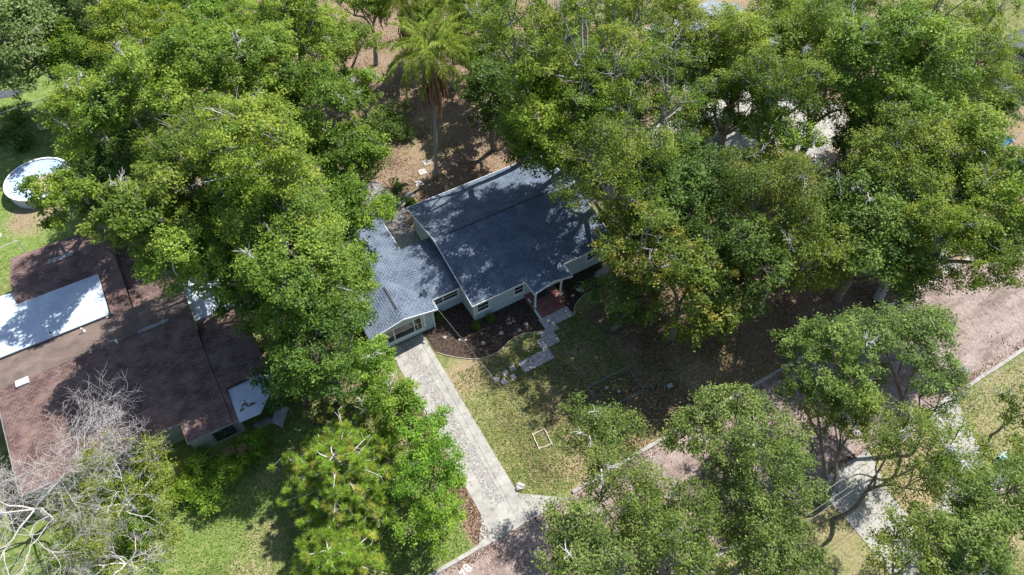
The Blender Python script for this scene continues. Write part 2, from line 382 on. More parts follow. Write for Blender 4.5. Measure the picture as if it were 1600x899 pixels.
# brick street and its kerbs
sheet('road', [(-90, -26.1), (120, -26.1), (120, -17.45), (-90, -17.45)], 0.012, 'street_brick', th=0.05)
def wobble_strip(name, x0, x1, yc, w, z, mat, seed, gaps=()):
    rg = random.Random(seed); m = MB(); x = x0
    while x < x1:
        L = rg.uniform(2.2, 3.2); xe = min(x+L, x1)
        if not any(g0 < (x+xe)/2 < g1 for g0, g1 in gaps):
            dy = rg.uniform(-0.03, 0.03)
            m.box(x+0.012, xe-0.012, yc-w/2+dy, yc+w/2+dy, -0.05, z+rg.uniform(-0.01, 0.01))
        x = xe
    o = m.build(name, mat, origin=(0, yc, 0)); tag(o, kind='structure')
wobble_strip('kerb', -90, 120, -17.28, 0.28, 0.11, 'concrete', 3, gaps=[(-9.2, -1.5)])
wobble_strip('kerb', -90, 120, -26.25, 0.28, 0.11, 'concrete', 4, gaps=[(14.6, 20.6), (26.5, 31)])
# driveway: two concrete strips with gravel between, flared apron
sheet('driveway', [(-5.75, -15.3), (-4.6, -15.3), (-4.6, 1.1), (-5.75, 1.1)], 0.035, 'concrete')
sheet('driveway', [(-7.75, -15.3), (-6.75, -15.3), (-6.75, 1.1), (-7.75, 1.1)], 0.035, 'concrete')
sheet('driveway_gravel', [(-6.75, -15.3), (-5.75, -15.3), (-5.75, 1.1), (-6.75, 1.1)], 0.022, 'gravel')
sheet('driveway_apron', [(-9.15, -17.5), (-7.75, -17.48), (-5.6, -17.48), (-5.0, -17.48), (-1.55, -17.48), (-4.6, -15.3), (-6.18, -15.3), (-7.75, -15.3)], 0.04, 'concrete')
# driveways and walks across the street
sheet('driveway', [(15.0, -25.9), (20.7, -26.0), (19.3, -29.5), (18.8, -42), (14.6, -42), (15.1, -29.5)], 0.04, 'concrete')
sheet('driveway', [(27.2, -26.0), (30.9, -26.0), (29.3, -28), (27.4, -32.5), (27.0, -33.4), (24.9, -32.8), (24.1, -31), (26.2, -28.5)], 0.04, 'concrete')
sheet('path', [(24.4, -30.8), (24.9, -32.4), (20.5, -33.2), (20.4, -32.0)], 0.028, 'concrete')
# paved ground of the lot on the right, seen through the trees
sheet('parking_pad', [(27, 12), (31, 8.6), (37, 4.3), (41.5, 0.3), (47.5, 1.2), (51, 5), (47, 10.5), (40, 15.5), (32, 15)], 0.02, 'concrete')
sheet('driveway', [(38.6, -17.3), (42.0, -17.3), (44.5, -12), (47.5, -6.5), (45, -5.2), (42.4, -9), (40.2, -13)], 0.03, 'concrete')
sheet('sandy_ground', [(41.5, 0.2), (47.5, 1.1), (49, -2), (47.6, -6.4), (45, -5.1), (41, -5.5), (39.6, -3)], 0.012, 'sand')
sheet('path', [at(548, 296)[:2], at(590, 282)[:2], at(632, 322)[:2], at(640, 345)[:2], (-0.1, 12.4), (-0.1, 8.7), (-2.9, 8.7), (-3.4, 13.6)], 0.02, 'gravel')
sheet('road_far', [at(-60, 165)[:2], at(28, 150)[:2], at(34, 138)[:2], at(-60, 150)[:2]], 0.02, 'asphalt')

# painted number on the bricks
def road_text(body, loc, size, rz, label):
    cu = bpy.data.curves.new('road_number', 'FONT'); cu.body = body; cu.size = size; cu.extrude = 0.002; cu.offset = 0.012
    cu.align_x = 'CENTER'; cu.align_y = 'CENTER'
    t = bpy.data.objects.new('tmp', cu); col.objects.link(t)
    bpy.context.view_layer.update()
    me = bpy.data.meshes.new_from_object(t.evaluated_get(bpy.context.evaluated_depsgraph_get()))
    bpy.data.objects.remove(t)
    me.materials.clear(); me.materials.append(M['faded_paint'])
    o = bpy.data.objects.new('road_number', me); col.objects.link(o); o.location = loc; o.rotation_euler = (0, 0, rz)
    tag(o, label, 'painted number')
road_text('78', (-10.55, -18.25, 0.020), 0.85, R(25), 'white number 78 painted on the brick street by the kerb')

# front walk, mulch beds
sheet('mulch_bed', [(-3.3, 1.3), (-3.25, 2.4), (0, 2.4), (0, 0), (5.0, 0), (5.0, -2.6), (5.1, -3.9), (4.2, -3.75), (3.2, -3.35), (2.2, -3.25), (1.4, -3.4), (0.4, -3.75), (-0.7, -3.75), (-1.8, -3.45), (-2.8, -2.75), (-3.7, -2.0), (-4.45, -1.2), (-4.45, 1.2)], 0.018, 'mulch')
sheet('mulch_bed', [(8.05, 0), (14.6, 0), (14.6, -2.2), (12, -2.4), (10.1, -2.45), (9.3, -2.65), (8.7, -2.95), (8.2, -3.4), (7.8, -3.9), (7.8, -2.7), (8.05, -1.7)], 0.018, 'mulch')
def curve_pts(pts, n=8):
    P = np.array(pts, float); out = []
    for i in range(len(P)-1):
        p0 = P[max(i-1, 0)]; p1 = P[i]; p2 = P[i+1]; p3 = P[min(i+2, len(P)-1)]
        for k in range(n):
            t = k/n
            out.append(0.5*((2*p1)+(-p0+p2)*t+(2*p0-5*p1+4*p2-p3)*t*t+(-p0+3*p1-3*p2+p3)*t**3))
    out.append(P[-1]); return np.array(out)
m = MB(); m.tube(curve_pts([(-4.4, -1.2, .05), (-3.7, -2.0, .05), (-2.8, -2.78, .05), (-1.8, -3.48, .05), (-0.7, -3.78, .05), (0.4, -3.78, .05), (1.4, -3.43, .05), (2.2, -3.28, .05), (3.2, -3.38, .05), (4.2, -3.78, .05), (4.9, -4.0, .05)]), 0.035, 6)
tag(m.build('bed_edging', 'rope', origin=(0, -3.5, 0), smooth=True), 'thin pale edging curving round the front of the left mulch bed', 'garden edging')
m = MB(); m.tube(curve_pts([(7.85, -3.95, .05), (8.2, -3.43, .05), (8.7, -2.98, .05), (9.3, -2.68, .05), (10.1, -2.48, .05), (11.2, -2.42, .05)]), 0.035, 6)
tag(m.build('bed_edging', 'rope', origin=(8.7, -3, 0), smooth=True), 'short pale edging of the small bed right of the brick steps', 'garden edging')

def walkway():
    m = MB(); rg = random.Random(5); s = 0.6
    cells = [(1.1+s*i, -6.75+0.575*j) for i in range(5) for j in range(2)]
    cells += [(3.6+s*i, -5.6+0.575*j) for i in range(3) for j in range(2)]
    cells += [(4.2+s*i, -4.45) for i in range(3)]
    cells += [(4.9+s*i, -3.875+0.575*j) for i in range(5) for j in range(2)]
    for x, y in cells:
        z = 0.05+rg.uniform(-0.006, 0.006); t = rg.uniform(-0.006, 0.006)
        m.box(x+0.015+t, x+s-0.015+t, y+0.015, y+0.56, -0.02, z)
    o = m.build('paver_walkway', 'paver_plain', origin=(3.5, -5, 0))
    tag(o, 'stepped walkway of square grey pavers leading to the brick porch steps', 'walkway')
mottled('paver_plain', (0.40, 0.36, 0.38), (0.54, 0.49, 0.51), 1.6, 0.85, 25, 0.2, 0.3)
walkway()
for i, ((px, py), lb) in enumerate(zip([(775, 593), (788, 597), (789, 583), (802, 589), (801, 576)],
        ['grey stepping stone farthest from the walkway, under the overhead wire', 'grey stepping stone nearest the street in the loose cluster', 'grey stepping stone in the middle of the upper row of the cluster', 'grey stepping stone of the lower row nearest the walkway', 'grey stepping stone of the upper row nearest the walkway'])):
    x, y, _ = at(px, py); m = MB(); rg = random.Random(i); w = 0.24
    m.prism([(x-w, y-w), (x+w, y-w+0.03), (x+w-0.02, y+w), (x-w+0.02, y+w-0.02)], -0.02, 0.045)
    tag(m.build('stepping_stone', 'paver_plain', origin=(x, y, 0)), lb, 'stepping stone', 'stepping stones beside the walkway')
def rock(px, py, r, label, seed, mat='stone', cat='rock', group='rocks in the front garden'):
    x, y, _ = at(px, py); rng = np.random.default_rng(seed); m = MB()
    nl, nm = 7, 10; V = []
    for i in range(nl):
        th = math.pi*i/(nl-1)
        for k in range(nm):
            ph = 2*math.pi*k/nm; q = r*(1+0.22*math.sin(3*ph+seed)+rng.uniform(-.12, .12))
            V.append((x+q*math.sin(th)*math.cos(ph), y+q*0.8*math.sin(th)*math.sin(ph), r*0.25+q*0.55*math.cos(th)))
    m.v = V
    for i in range(nl-1):
        for k in range(nm):
            k2 = (k+1) % nm; m.f.append((i*nm+k, (i+1)*nm+k, (i+1)*nm+k2, i*nm+k2)); m.mi.append(0); m.uv += [(0, 0)]*4
    tag(m.build('rock', mat, origin=(x, y, 0)), label, cat, group)
for i, (px, py, r, lb) in enumerate([
        (822, 507, .20, 'pale rock in the mulch bed left of the brick steps'), (695, 528, .20, 'pale rock near the garage wing corner in dark mulch'),
        (728, 532, .14, 'small pale rock beside the overhead wire in the mulch bed'), (755, 537, .22, 'pale rock near the front edging of the mulch bed'),
        (812, 517, .2, 'grey rock between the bed edging and the brick steps'), (895, 462, .17, 'whitish rock in the dark bed right of the porch'),
        (907, 453, .36, 'large brown grey rock at the house side of the right bed'), (662, 534, .26, 'pale rock at the top of the driveway strip'),
        (948, 606, .17, 'white stone on the left in the rectangular street bed'), (967, 612, .17, 'white stone on the right in the rectangular street bed'),
        (718, 532, .15, 'small rock in the sunny patch of the mulch bed'), (783, 521, .24, 'brownish rock between the bushes and the walkway')]):
    rock(px, py, r, lb, i)
# ring of light flowers in the bed
def flat_ring(px, py, r, seed, label):
    x, y, _ = at(px, py); rg = random.Random(seed); m = MB()
    for k in range(26):
        a = rg.uniform(0, 6.28); q = r*rg.uniform(0.45, 1.05); s = rg.uniform(.03, .07)
        cx, cy = x+q*math.cos(a), y+q*math.sin(a)*0.8
        m.prism([(cx-s, cy-s*.7), (cx+s, cy-s*.5), (cx+s*.8, cy+s), (cx-s*.6, cy+s*.8)], 0.0, rg.uniform(.04, .09))
    tag(m.build('pebble_ring', 'stone', origin=(x, y, 0)), label, None, None, 'stuff')
flat_ring(797, 502, 0.42, 3, 'ring of pale pebbles in the mulch bed left of the steps')

# rectangular mulch bed beside the street with a thin pale edging
sheet('mulch_bed', [(4.85, -12.95), (8.8, -13.0), (8.8, -10.6), (4.9, -10.5)], 0.016, 'bed_soil')
m = MB(); rg = random.Random(8)
cor = [(4.85, -12.95), (8.8, -13.0), (8.8, -10.6), (4.9, -10.5)]
for i in range(4):
    a = np.array(cor[i]); b = np.array(cor[(i+1) % 4]); n = int(np.linalg.norm(b-a)/0.35)
    for k in range(n):
        p = a+(b-a)*k/n; q = a+(b-a)*(k+0.86)/n; z = 0.04+rg.uniform(-.01, .01)
        m.bar((p[0], p[1], z), (q[0], q[1], z), rg.uniform(.05, .085), 0.07)
tag(m.build('bed_edging', 'grey_boards', origin=(6.8, -11.8, 0)), 'segmented grey edging round the rectangular mulch bed near the street', 'garden edging')
# stick frame in the grass
sq = [at(832, 680), at(850, 671), at(862, 694), at(842, 702)]
fr = empty('stick_frame', (sum(p[0] for p in sq)/4, sum(p[1] for p in sq)/4, 0), 'small square frame of pale sticks lying on the front lawn', 'stick frame')
rg = random.Random(2)
for i in range(4):
    a = np.array(sq[i]); b = np.array(sq[(i+1) % 4]); d = (b-a)*0.08; m = MB()
    pts = [a-d+(b-a+2*d)*t+np.array((rg.uniform(-.03, .03), rg.uniform(-.03, .03), 0.06+0.03*(i % 2))) for t in np.linspace(0, 1, 6)]
    m.tube(pts, 0.05, 6); m.build('stick', 'stick', fr)
m = MB(); x, y, _ = at(1047, 603); m.prism([(x-.28, y-.18), (x+.28, y-.18), (x+.28, y+.18), (x-.28, y+.18)], 0, 0.05)
tag(m.build('meter_cover', 'metal', origin=(x, y, 0)), 'small grey metal meter cover in the dry grass near the kerb', 'meter cover')
rock(812, 761, .38, 'long pale stone at the driveway apron edge', 41)

# ------------------------------------------------------------ grey-blue house
H = empty('grey_house', (7, 6, 0), 'blue grey one storey house with dark blue shingle roof and white trim', 'house')
EZ, RZ = 2.78, 4.36     # eave and ridge height of the main roof
def gable_x(x0, x1, y0, y1, ze, yr, zr):        # walls of a block whose gables face -x and +x
    m = MB(); prof = [(y0, 0), (y1, 0), (y1, ze), (yr, zr), (y0, ze)]
    m.face([(x0, y, z) for y, z in prof[::-1]]); m.face([(x1, y, z) for y, z in prof])
    for i in range(5):
        (a, b), (c, d) = prof[i], prof[(i+1) % 5]
        m.face([(x0, a, b), (x0, c, d), (x1, c, d), (x1, a, b)][::-1])
    return m
gable_x(0, 14.0, 0, 12.3, EZ-0.13, 6.8, RZ-0.16).build('wall', 'wall_stucco', H)
# garage wing (gable towards the street) and link
m = MB(); prof = [(-8.9, 0), (-3.3, 0), (-3.3, 2.62), (-6.05, 3.36), (-8.9, 2.62)]
m.face([(x, 1.25, z) for x, z in prof]); m.face([(x, 12.7, z) for x, z in prof[::-1]])
for i in range(5):
    (a, b), (c, d) = prof[i], prof[(i+1) % 5]; m.face([(a, 1.25, b), (a, 12.7, b), (c, 12.7, d), (c, 1.25, d)])
m.build('wall', 'wall_stucco', H)
m = MB(); m.box(-3.298, -0.002, 2.4, 8.3, 0, 2.60); m.build('wall', 'wall_stucco', H)
# roofs
xl, xr = -0.25, 14.45
m = MB(); m.slab([(xl, -0.3, EZ), (xr, -0.3, EZ), (xr, 6.8, RZ), (xl, 6.8, RZ)]); m.slab([(xl, 6.8, RZ), (xr, 6.8, RZ), (xr, 12.95, EZ), (xl, 12.95, EZ)])
roof = m.build('roof', ['shingle_blue'], H)
m = MB(); m.slab([(-9.15, 0.95, 2.75), (-6.05, 0.95, 3.5), (-6.05, 13.1, 3.5), (-9.15, 13.1, 2.75)]); m.slab([(-6.05, 0.95, 3.5), (-2.95, 0.95, 2.75), (-2.95, 13.1, 2.75), (-6.05, 13.1, 3.5)])
wroof = m.build('wing_roof', 'shingle_blue', H)
m = MB(); m.slab([(-5.6, 2.05, 2.73), (-0.02, 2.05, 2.73), (-0.02, 5.3, 3.32), (-5.6, 5.3, 3.32)]); m.slab([(-5.6, 5.3, 3.32), (-0.02, 5.3, 3.32), (-0.02, 8.6, 2.73), (-5.6, 8.6, 2.73)])
m.build('link_roof', 'shingle_blue', H)
# ridge vents
m = MB(); m.bar((0.75, 6.8, RZ+0.03), (13.9, 6.8, RZ+0.03), 0.13, 0.06); m.build('ridge_vent', 'dark_metal', roof)
m = MB(); m.bar((-6.05, 2.2, 3.54), (-6.05, 4.8, 3.54), 0.12, 0.06); m.build('ridge_vent', 'dark_metal', wroof)
# porch roof and gable
pr = MB(); pr.slab([(4.98, -1.8, 2.72), (6.93, -1.8, 3.32), (6.93, 3.0, 3.32), (4.98, 3.0, 2.72)]); pr.slab([(6.93, -1.8, 3.32), (8.88, -1.8, 2.72), (8.88, 3.0, 2.72), (6.93, 3.0, 3.32)])
proof = pr.build('porch_roof', 'shingle_blue', H)
m = MB(); g = [(5.12, 2.58), (8.74, 2.58), (6.93, 3.15)]
m.face([(x, -1.66, z) for x, z in g]); m.face([(x, -1.58, z) for x, z in g[::-1]])
for i in range(3):
    (a, b), (c, d) = g[i], g[(i+1) % 3]; m.face([(a, -1.66, b), (a, -1.58, b), (c, -1.58, d), (c, -1.66, d)])
m.build('gable_panel', 'wall_stucco', proof)
# white fascia boards
def fascia(parent, segs, h=0.17, w=0.045):
    for a, b in segs:
        m = MB(); m.bar((a[0], a[1], a[2]-0.05), (b[0], b[1], b[2]-0.05), w, h); m.build('fascia', 'white_paint', parent)
fascia(roof, [((xl-.03, -0.33, EZ), (4.93, -0.33, EZ)), ((8.93, -0.33, EZ), (xr, -0.33, EZ)), ((xl-.03, -0.3, EZ), (xl-.03, 6.8, RZ)), ((xl-.03, 6.8, RZ), (xl-.03, 12.95, EZ)),
              ((xr+.03, -0.3, EZ), (xr+.03, 6.8, RZ)), ((xr+.03, 6.8, RZ), (xr+.03, 12.95, EZ)), ((xl, 12.98, EZ), (xr, 12.98, EZ))])
fascia(wroof, [((-9.15, 0.92, 2.75), (-6.05, 0.92, 3.5)), ((-6.05, 0.92, 3.5), (-2.95, 0.92, 2.75)), ((-2.92, 0.95, 2.75), (-2.92, 2.0, 2.75)), ((-2.92, 8.65, 2.75), (-2.92, 13.1, 2.75)), ((-2.8, 2.02, 2.73), (-0.3, 2.02, 2.73))])
fascia(proof, [((4.98, -1.83, 2.72), (6.93, -1.83, 3.32)), ((6.93, -1.83, 3.32), (8.88, -1.83, 2.72)), ((4.95, -1.8, 2.72), (4.95, -0.36, 2.72)), ((8.91, -1.8, 2.72), (8.91, -0.36, 2.72))])
# leaves blown onto the roof
def roof_leaves(parent, fz, x0, x1, y0, y1, n, seed):
    rng = np.random.default_rng(seed); c = rng.uniform((x0, y0), (x1, y1), (7, 2)); q = np.concatenate([rng.uniform((x0, y0), (x1, y1), (n//2, 2)), c[rng.integers(0, 7, n//2)]+rng.normal(size=(n//2, 2))*.5])
    q = q[(q[:, 0] > x0) & (q[:, 0] < x1) & (q[:, 1] > y0) & (q[:, 1] < y1)]; P = np.stack([q[:, 0], q[:, 1], np.array([fz(a, b) for a, b in q])+.02], 1); n = len(P); L = rng.uniform(.06, .15, n)
    tag(fastmesh('leaf_litter', leaf_verts(rng, P, norm(rng.normal(size=(n, 3))*.3+np.array((0, 0, 1))), L, L*.5), 4, np.array((.17, .12, .09))*rng.uniform(.5, 1.7, (n, 1)), 'leaf', parent), kind='stuff')
main_z = lambda x, y: EZ+(y+.3)/7.1*(RZ-EZ) if y < 6.8 else RZ-(y-6.8)/6.15*(RZ-EZ)
roof_leaves(roof, main_z, 0.2, 14.2, 0.2, 12.6, 900, 1)
roof_leaves(wroof, lambda x, y: 3.5-abs(x+6.05)/3.1*.75, -9, -3.1, 1.2, 12.8, 500, 2)
# gutter and downspouts
for x, y, z in ((0.04, -0.09, EZ), (13.9, -0.09, EZ), (-3.34, 1.17, 2.62)):
    m = MB(); m.box(x-.05, x+.05, y-.05, y+.03, 0, z-.15); m.build('downspout', 'white_paint', H)
m = MB(); m.box(-0.06, 0.12, -0.02, 0.10, 0, 2.6); m.build('corner_board', 'white_paint', H)
# windows in walls facing the street
def window(x0, x1, z0, z1, y, splits=(), bar=True, parent=H):
    t = 0.09; m = MB()
    m.box(x0, x1, y-.05, y+.01, z0, z0+t); m.box(x0, x1, y-.05, y+.01, z1-t, z1)
    m.box(x0, x0+t, y-.05, y+.01, z0+t, z1-t); m.box(x1-t, x1, y-.05, y+.01, z0+t, z1-t)
    for s in splits: m.box(s-.04, s+.04, y-.045, y+.01, z0+t, z1-t)
    if bar:
        xs = [x0+t]+[v for s in splits for v in (s-.04, s+.04)]+[x1-t]; zm = (z0+z1)/2
        for i in range(0, len(xs), 2): m.box(xs[i], xs[i+1], y-.040, y+.01, zm-.025, zm+.025)
    f = m.build('window', 'white_paint', parent)
    m = MB(); m.box(x0+t-.01, x1-t+.01, y-.018, y-.008, z0+t-.01, z1-t+.01); m.build('pane', 'glass', f)
    m = MB(); m.box(x0-.06, x1+.06, y-.12, y+.01, z0-.07, z0-.003); m.build('sill', 'white_paint', f)
window(0.25, 1.5, 1.1, 2.25, -0.005); window(3.95, 5.0, 1.1, 2.25, -0.005); window(11.65, 12.75, 1.15, 2.3, -0.005)
window(-2.65, -0.3, 1.3, 2.2, 2.395, splits=(-1.8,))
window(-7.75, -4.4, 0.66, 2.45, 1.245, splits=(-7.0, -5.15))
m = MB(); m.box(-8.2, -4.2, 1.12, 1.24, 0.48, 0.58); m.build('sill_band', 'white_paint', H)
m = MB(); m.box(-4.4+.12, -4.4+.30, 1.17, 1.24, 0.6, 2.6); m.build('corner_board', 'white_paint', H)
# west wall detail, door
dm = MB(); dm.box(6.3, 7.3, -0.06, -0.01, 0.46, 2.5); d = dm.build('door', 'dark_metal', H)
m = MB(); m.tube([(7.18, -0.12, 1.4), (7.18, -0.06, 1.4)], 0.035, 8); m.build('handle', 'metal', d)
# porch: brick floor and steps, posts, edge wall
m = MB(); m.box(5.06, 8.0, -1.72, -0.004, 0, 0.45); po = m.build('porch_floor', 'step_brick', H)
m = MB(); m.box(5.75, 7.1, -1.05, -0.25, 0.452, 0.475); m.build('door_mat', 'dark_metal', po)
m = MB()
for k, (y0, y1, z) in enumerate([(-2.02, -1.722, .34), (-2.32, -2.022, .225), (-2.62, -2.322, .112)]): m.box(5.2, 7.8, y0, y1, 0, z)
m.build('porch_steps', 'step_brick', H)
m = MB(); m.face([(5.07, -0.6, .55), (5.07, -2.75, .10), (5.07, -2.75, 0), (5.07, -0.6, 0)][::-1]); m.face([(5.19, -0.6, .55), (5.19, -2.75, .10), (5.19, -2.75, 0), (5.19, -0.6, 0)])
m.face([(5.07, -0.6, .55), (5.07, -2.75, .10), (5.19, -2.75, .10), (5.19, -0.6, .55)]); m.face([(5.07, -2.75, 0), (5.19, -2.75, 0), (5.19, -2.75, .1), (5.07, -2.75, .1)])
m.face([(5.07, -0.6, 0), (5.19, -0.6, 0), (5.19, -0.6, .55), (5.07, -0.6, .55)][::-1]); m.build('step_edge', 'white_paint', H)
for x in (5.22, 7.86):
    m = MB(); m.box(x-.07, x+.07, -1.68, -1.54, 0.451, 2.6); m.box(x-.11, x+.11, -1.72, -1.50, 0.452, 0.60); m.box(x-.10, x+.10, -1.71, -1.51, 2.45, 2.59)
    m.build('porch_post', 'white_paint', H)
# roof fittings
def pipe(x, y, z, parent, mat='metal', h=0.3, r=0.05):
    m = MB(); m.tube([(x, y, z-.1), (x, y, z+h)], r, 8); m.tube([(x, y, z-.08), (x, y, z+.04)], [r*2.2, r*1.3], 8); m.build('vent_pipe', mat, parent)
x, y, _ = at(665, 453, 3.05); pipe(x, y, 3.0, wroof, 'white_paint'); x, y, _ = at(664, 457, 3.05); pipe(x-.4, y, 3.0, wroof, 'dark_metal')
# ------------------------------------------------------------ brown house
B = empty('brown_house', (-26, 8, 0), 'rambling brown shingled house with white flat roof patches behind the bare tree', 'house')
def block(poly, z1, mat='wall_beige'):
    m = MB(); m.prism(poly, 0, z1); m.build('wall', mat, B)
block([(-35, 1.6), (-24.4, 1.6), (-24.4, -0.1), (-20.6, -0.1), (-20.6, 1.9), (-17.6, 1.9), (-17.6, 9.3), (-21.3, 9.3), (-21.3, 13.6), (-35, 13.6)], 2.5)
block([(-33, 13.61), (-25.8, 13.61), (-25.8, 24.3), (-33, 24.3)], 2.5)
block([(-25.79, 13.61), (-21.2, 13.61), (-21.2, 21.5), (-25.79, 21.5)], 2.3)
m = MB()      # middle block, ridge parallel to the street
m.slab([(-35.5, 1.2, 2.83), (-24.4, 1.2, 2.83), (-24.4, 10.0, 4.15), (-35.5, 10.0, 4.15)])
m.slab([(-24.4, -0.55, 2.62), (-20.95, -0.55, 2.62), (-20.95, 10.0, 4.20), (-24.4, 10.0, 4.20)])
m.build('roof', 'shingle_brown', B)
m = MB(); m.slab([(-35.5, 10.0, 4.15), (-20.95, 10.0, 4.2), (-20.95, 13.75, 3.15), (-35.5, 13.75, 3.12)]); r2 = m.build('roof', 'shingle_brown_far', B)
m = MB()      # right-hand block, lower
m.slab([(-20.9, 6.3, 3.66), (-17.15, 6.3, 3.66), (-17.15, 9.65, 3.02), (-20.9, 9.65, 3.02)])
m.slab([(-20.9, -0.55, 2.60), (-20.52, -0.55, 2.60), (-20.52, 2.3, 3.02), (-17.15, 2.3, 3.02), (-17.15, 6.3, 3.66), (-20.9, 6.3, 3.66)])
r3 = m.build('roof', 'shingle_brown', B)
m = MB()      # rear block
m.slab([(-33.4, 18.7, 3.32), (-27.0, 18.7, 3.32), (-27.0, 14.0, 2.72), (-25.2, 14.0, 2.72), (-25.2, 20.9, 3.9), (-33.4, 20.9, 3.9)][::1])
m = MB()
m.slab([(-33.4, 18.2, 3.2), (-25.2, 18.2, 3.2), (-25.2, 20.9, 3.95), (-33.4, 20.9, 3.95)])
m.slab([(-26.85, 13.9, 3.0), (-25.2, 13.9, 2.98), (-25.2, 18.2, 3.2), (-26.85, 18.2, 3.2)])
m.slab([(-33.4, 20.9, 3.95), (-25.2, 20.9, 3.95), (-25.2, 24.9, 3.0), (-33.4, 24.9, 3.0)])
r4 = m.build('roof', 'shingle_brown', B)
m = MB(); m.slab([(-25.15, 13.8, 2.75), (-20.9, 13.8, 2.65), (-20.9, 22, 2.5), (-25.15, 22, 2.6)]); m.build('roof', 'shingle_brown', B)
# white flat roofs
m = MB(); m.prism([(-38, 13.8), (-26.9, 13.8), (-26.9, 18.75), (-33.0, 18.75), (-33.0, 20.2), (-36.0, 20.6), (-38, 19.5)], 3.22, 3.36); wr = m.build('flat_roof', 'white_membrane', B)
m = MB(); m.prism([(-20.95, 9.75), (-17.7, 9.75), (-17.7, 14.4), (-20.95, 14.4)], 2.95, 3.10); m.build('flat_roof', 'white_membrane', B)
m = MB(); m.prism([(-20.5, 2.28), (-17.15, 2.28), (-17.15, 1.0), (-18.9, -0.95), (-20.5, -0.9)], 2.66, 2.78); fr_ = m.build('flat_roof', 'white_membrane', B)
m = MB(); x, y, _ = at(383, 632, 2.8)
rg = random.Random(4)
for k in range(16):
    cx, cy = x+rg.gauss(0, .35), y+rg.gauss(0, .3); s = rg.uniform(.06, .2)
    m.prism([(cx-s, cy-s*.6), (cx+s*.9, cy-s*.4), (cx+s*.5, cy+s*.7), (cx-s*.4, cy+s*.5)], 2.781, 2.786+k*0.0006)
tag(m.build('leaf_litter', 'litter_brown', fr_), kind='stuff')
# ridge caps and pipes
m = MB(); m.bar((-25.0, 10.0, 4.23), (-22.6, 10.0, 4.23), 0.32, 0.05); m.build('ridge_vent', 'grey_boards', r2)
m = MB(); m.slab([(-30.3, 21.5, 3.86), (-28.3, 21.5, 3.86), (-28.3, 22.2, 3.70), (-30.3, 22.2, 3.70)], 0.03); m.build('skylight', 'grey_boards', r4)
def pipe_on(px, py, z, par, h=.35, r=.07): x, y, _ = at(px, py, z); pipe(x, y, z, par, 'white_paint', h, r)
pipe_on(130, 517, 3.5, r2); pipe_on(184, 536, 4.05, r2, .4, .1); pipe_on(144, 553, 3.95, r2, .25, .06); 
x, y, _ = at(79, 520, 3.36); pipe(x, y, 3.36, wr, 'dark_metal', .15, .06)
m = MB(); x, y, _ = at(38, 600, 3.9); m.box(x-.45, x+.45, y-.3, y+.3, 3.4, 4.25); m.build('roof_unit', 'metal', r2)
# fascia of the street side
for a, b in [((-24.4, -0.58, 2.55), (-20.5, -0.58, 2.53)), ((-35.5, 1.17, 2.77), (-24.4, 1.17, 2.77)), ((-35.53, 1.2, 2.77), (-35.53, 10, 4.09))]:
    m = MB(); m.bar(a, b, 0.05, 0.16); m.build('fascia', 'grey_boards', B)
m = MB(); m.box(-22.9, -21.0, -0.17, -0.11, 0.3, 2.2); gw = m.build('window', 'grey_boards', B)
m = MB(); m.box(-22.75, -21.15, -0.185, -0.172, 0.45, 2.05); m.build('pane', 'glass', gw)
# leaning boards and AC beside the brown house's corner
L1 = empty('lean_to', (-18.2, -0.4, 0), 'weathered grey lean-to shed roof propped at the corner of the brown house', 'lean-to')
m = MB(); p = [at(432, 631, 1.6), at(451, 637, 1.5), at(441, 668, 1.0), at(424, 660, 1.1)]; m.slab(p, 0.05); m.build('panel', 'grey_boards', L1)
for q in p:
    m = MB(); m.bar((q[0], q[1], 0), (q[0], q[1], q[2]-.03), .08); m.build('post', 'pole_wood', L1)
m = MB(); m.bar(at(398, 668, .3), at(425, 655, .3), .3, .5); tag(m.build('crate', 'grey_boards', origin=at(410, 662, 0)), 'long grey wooden box on the ground by the brown house corner', 'wooden box')

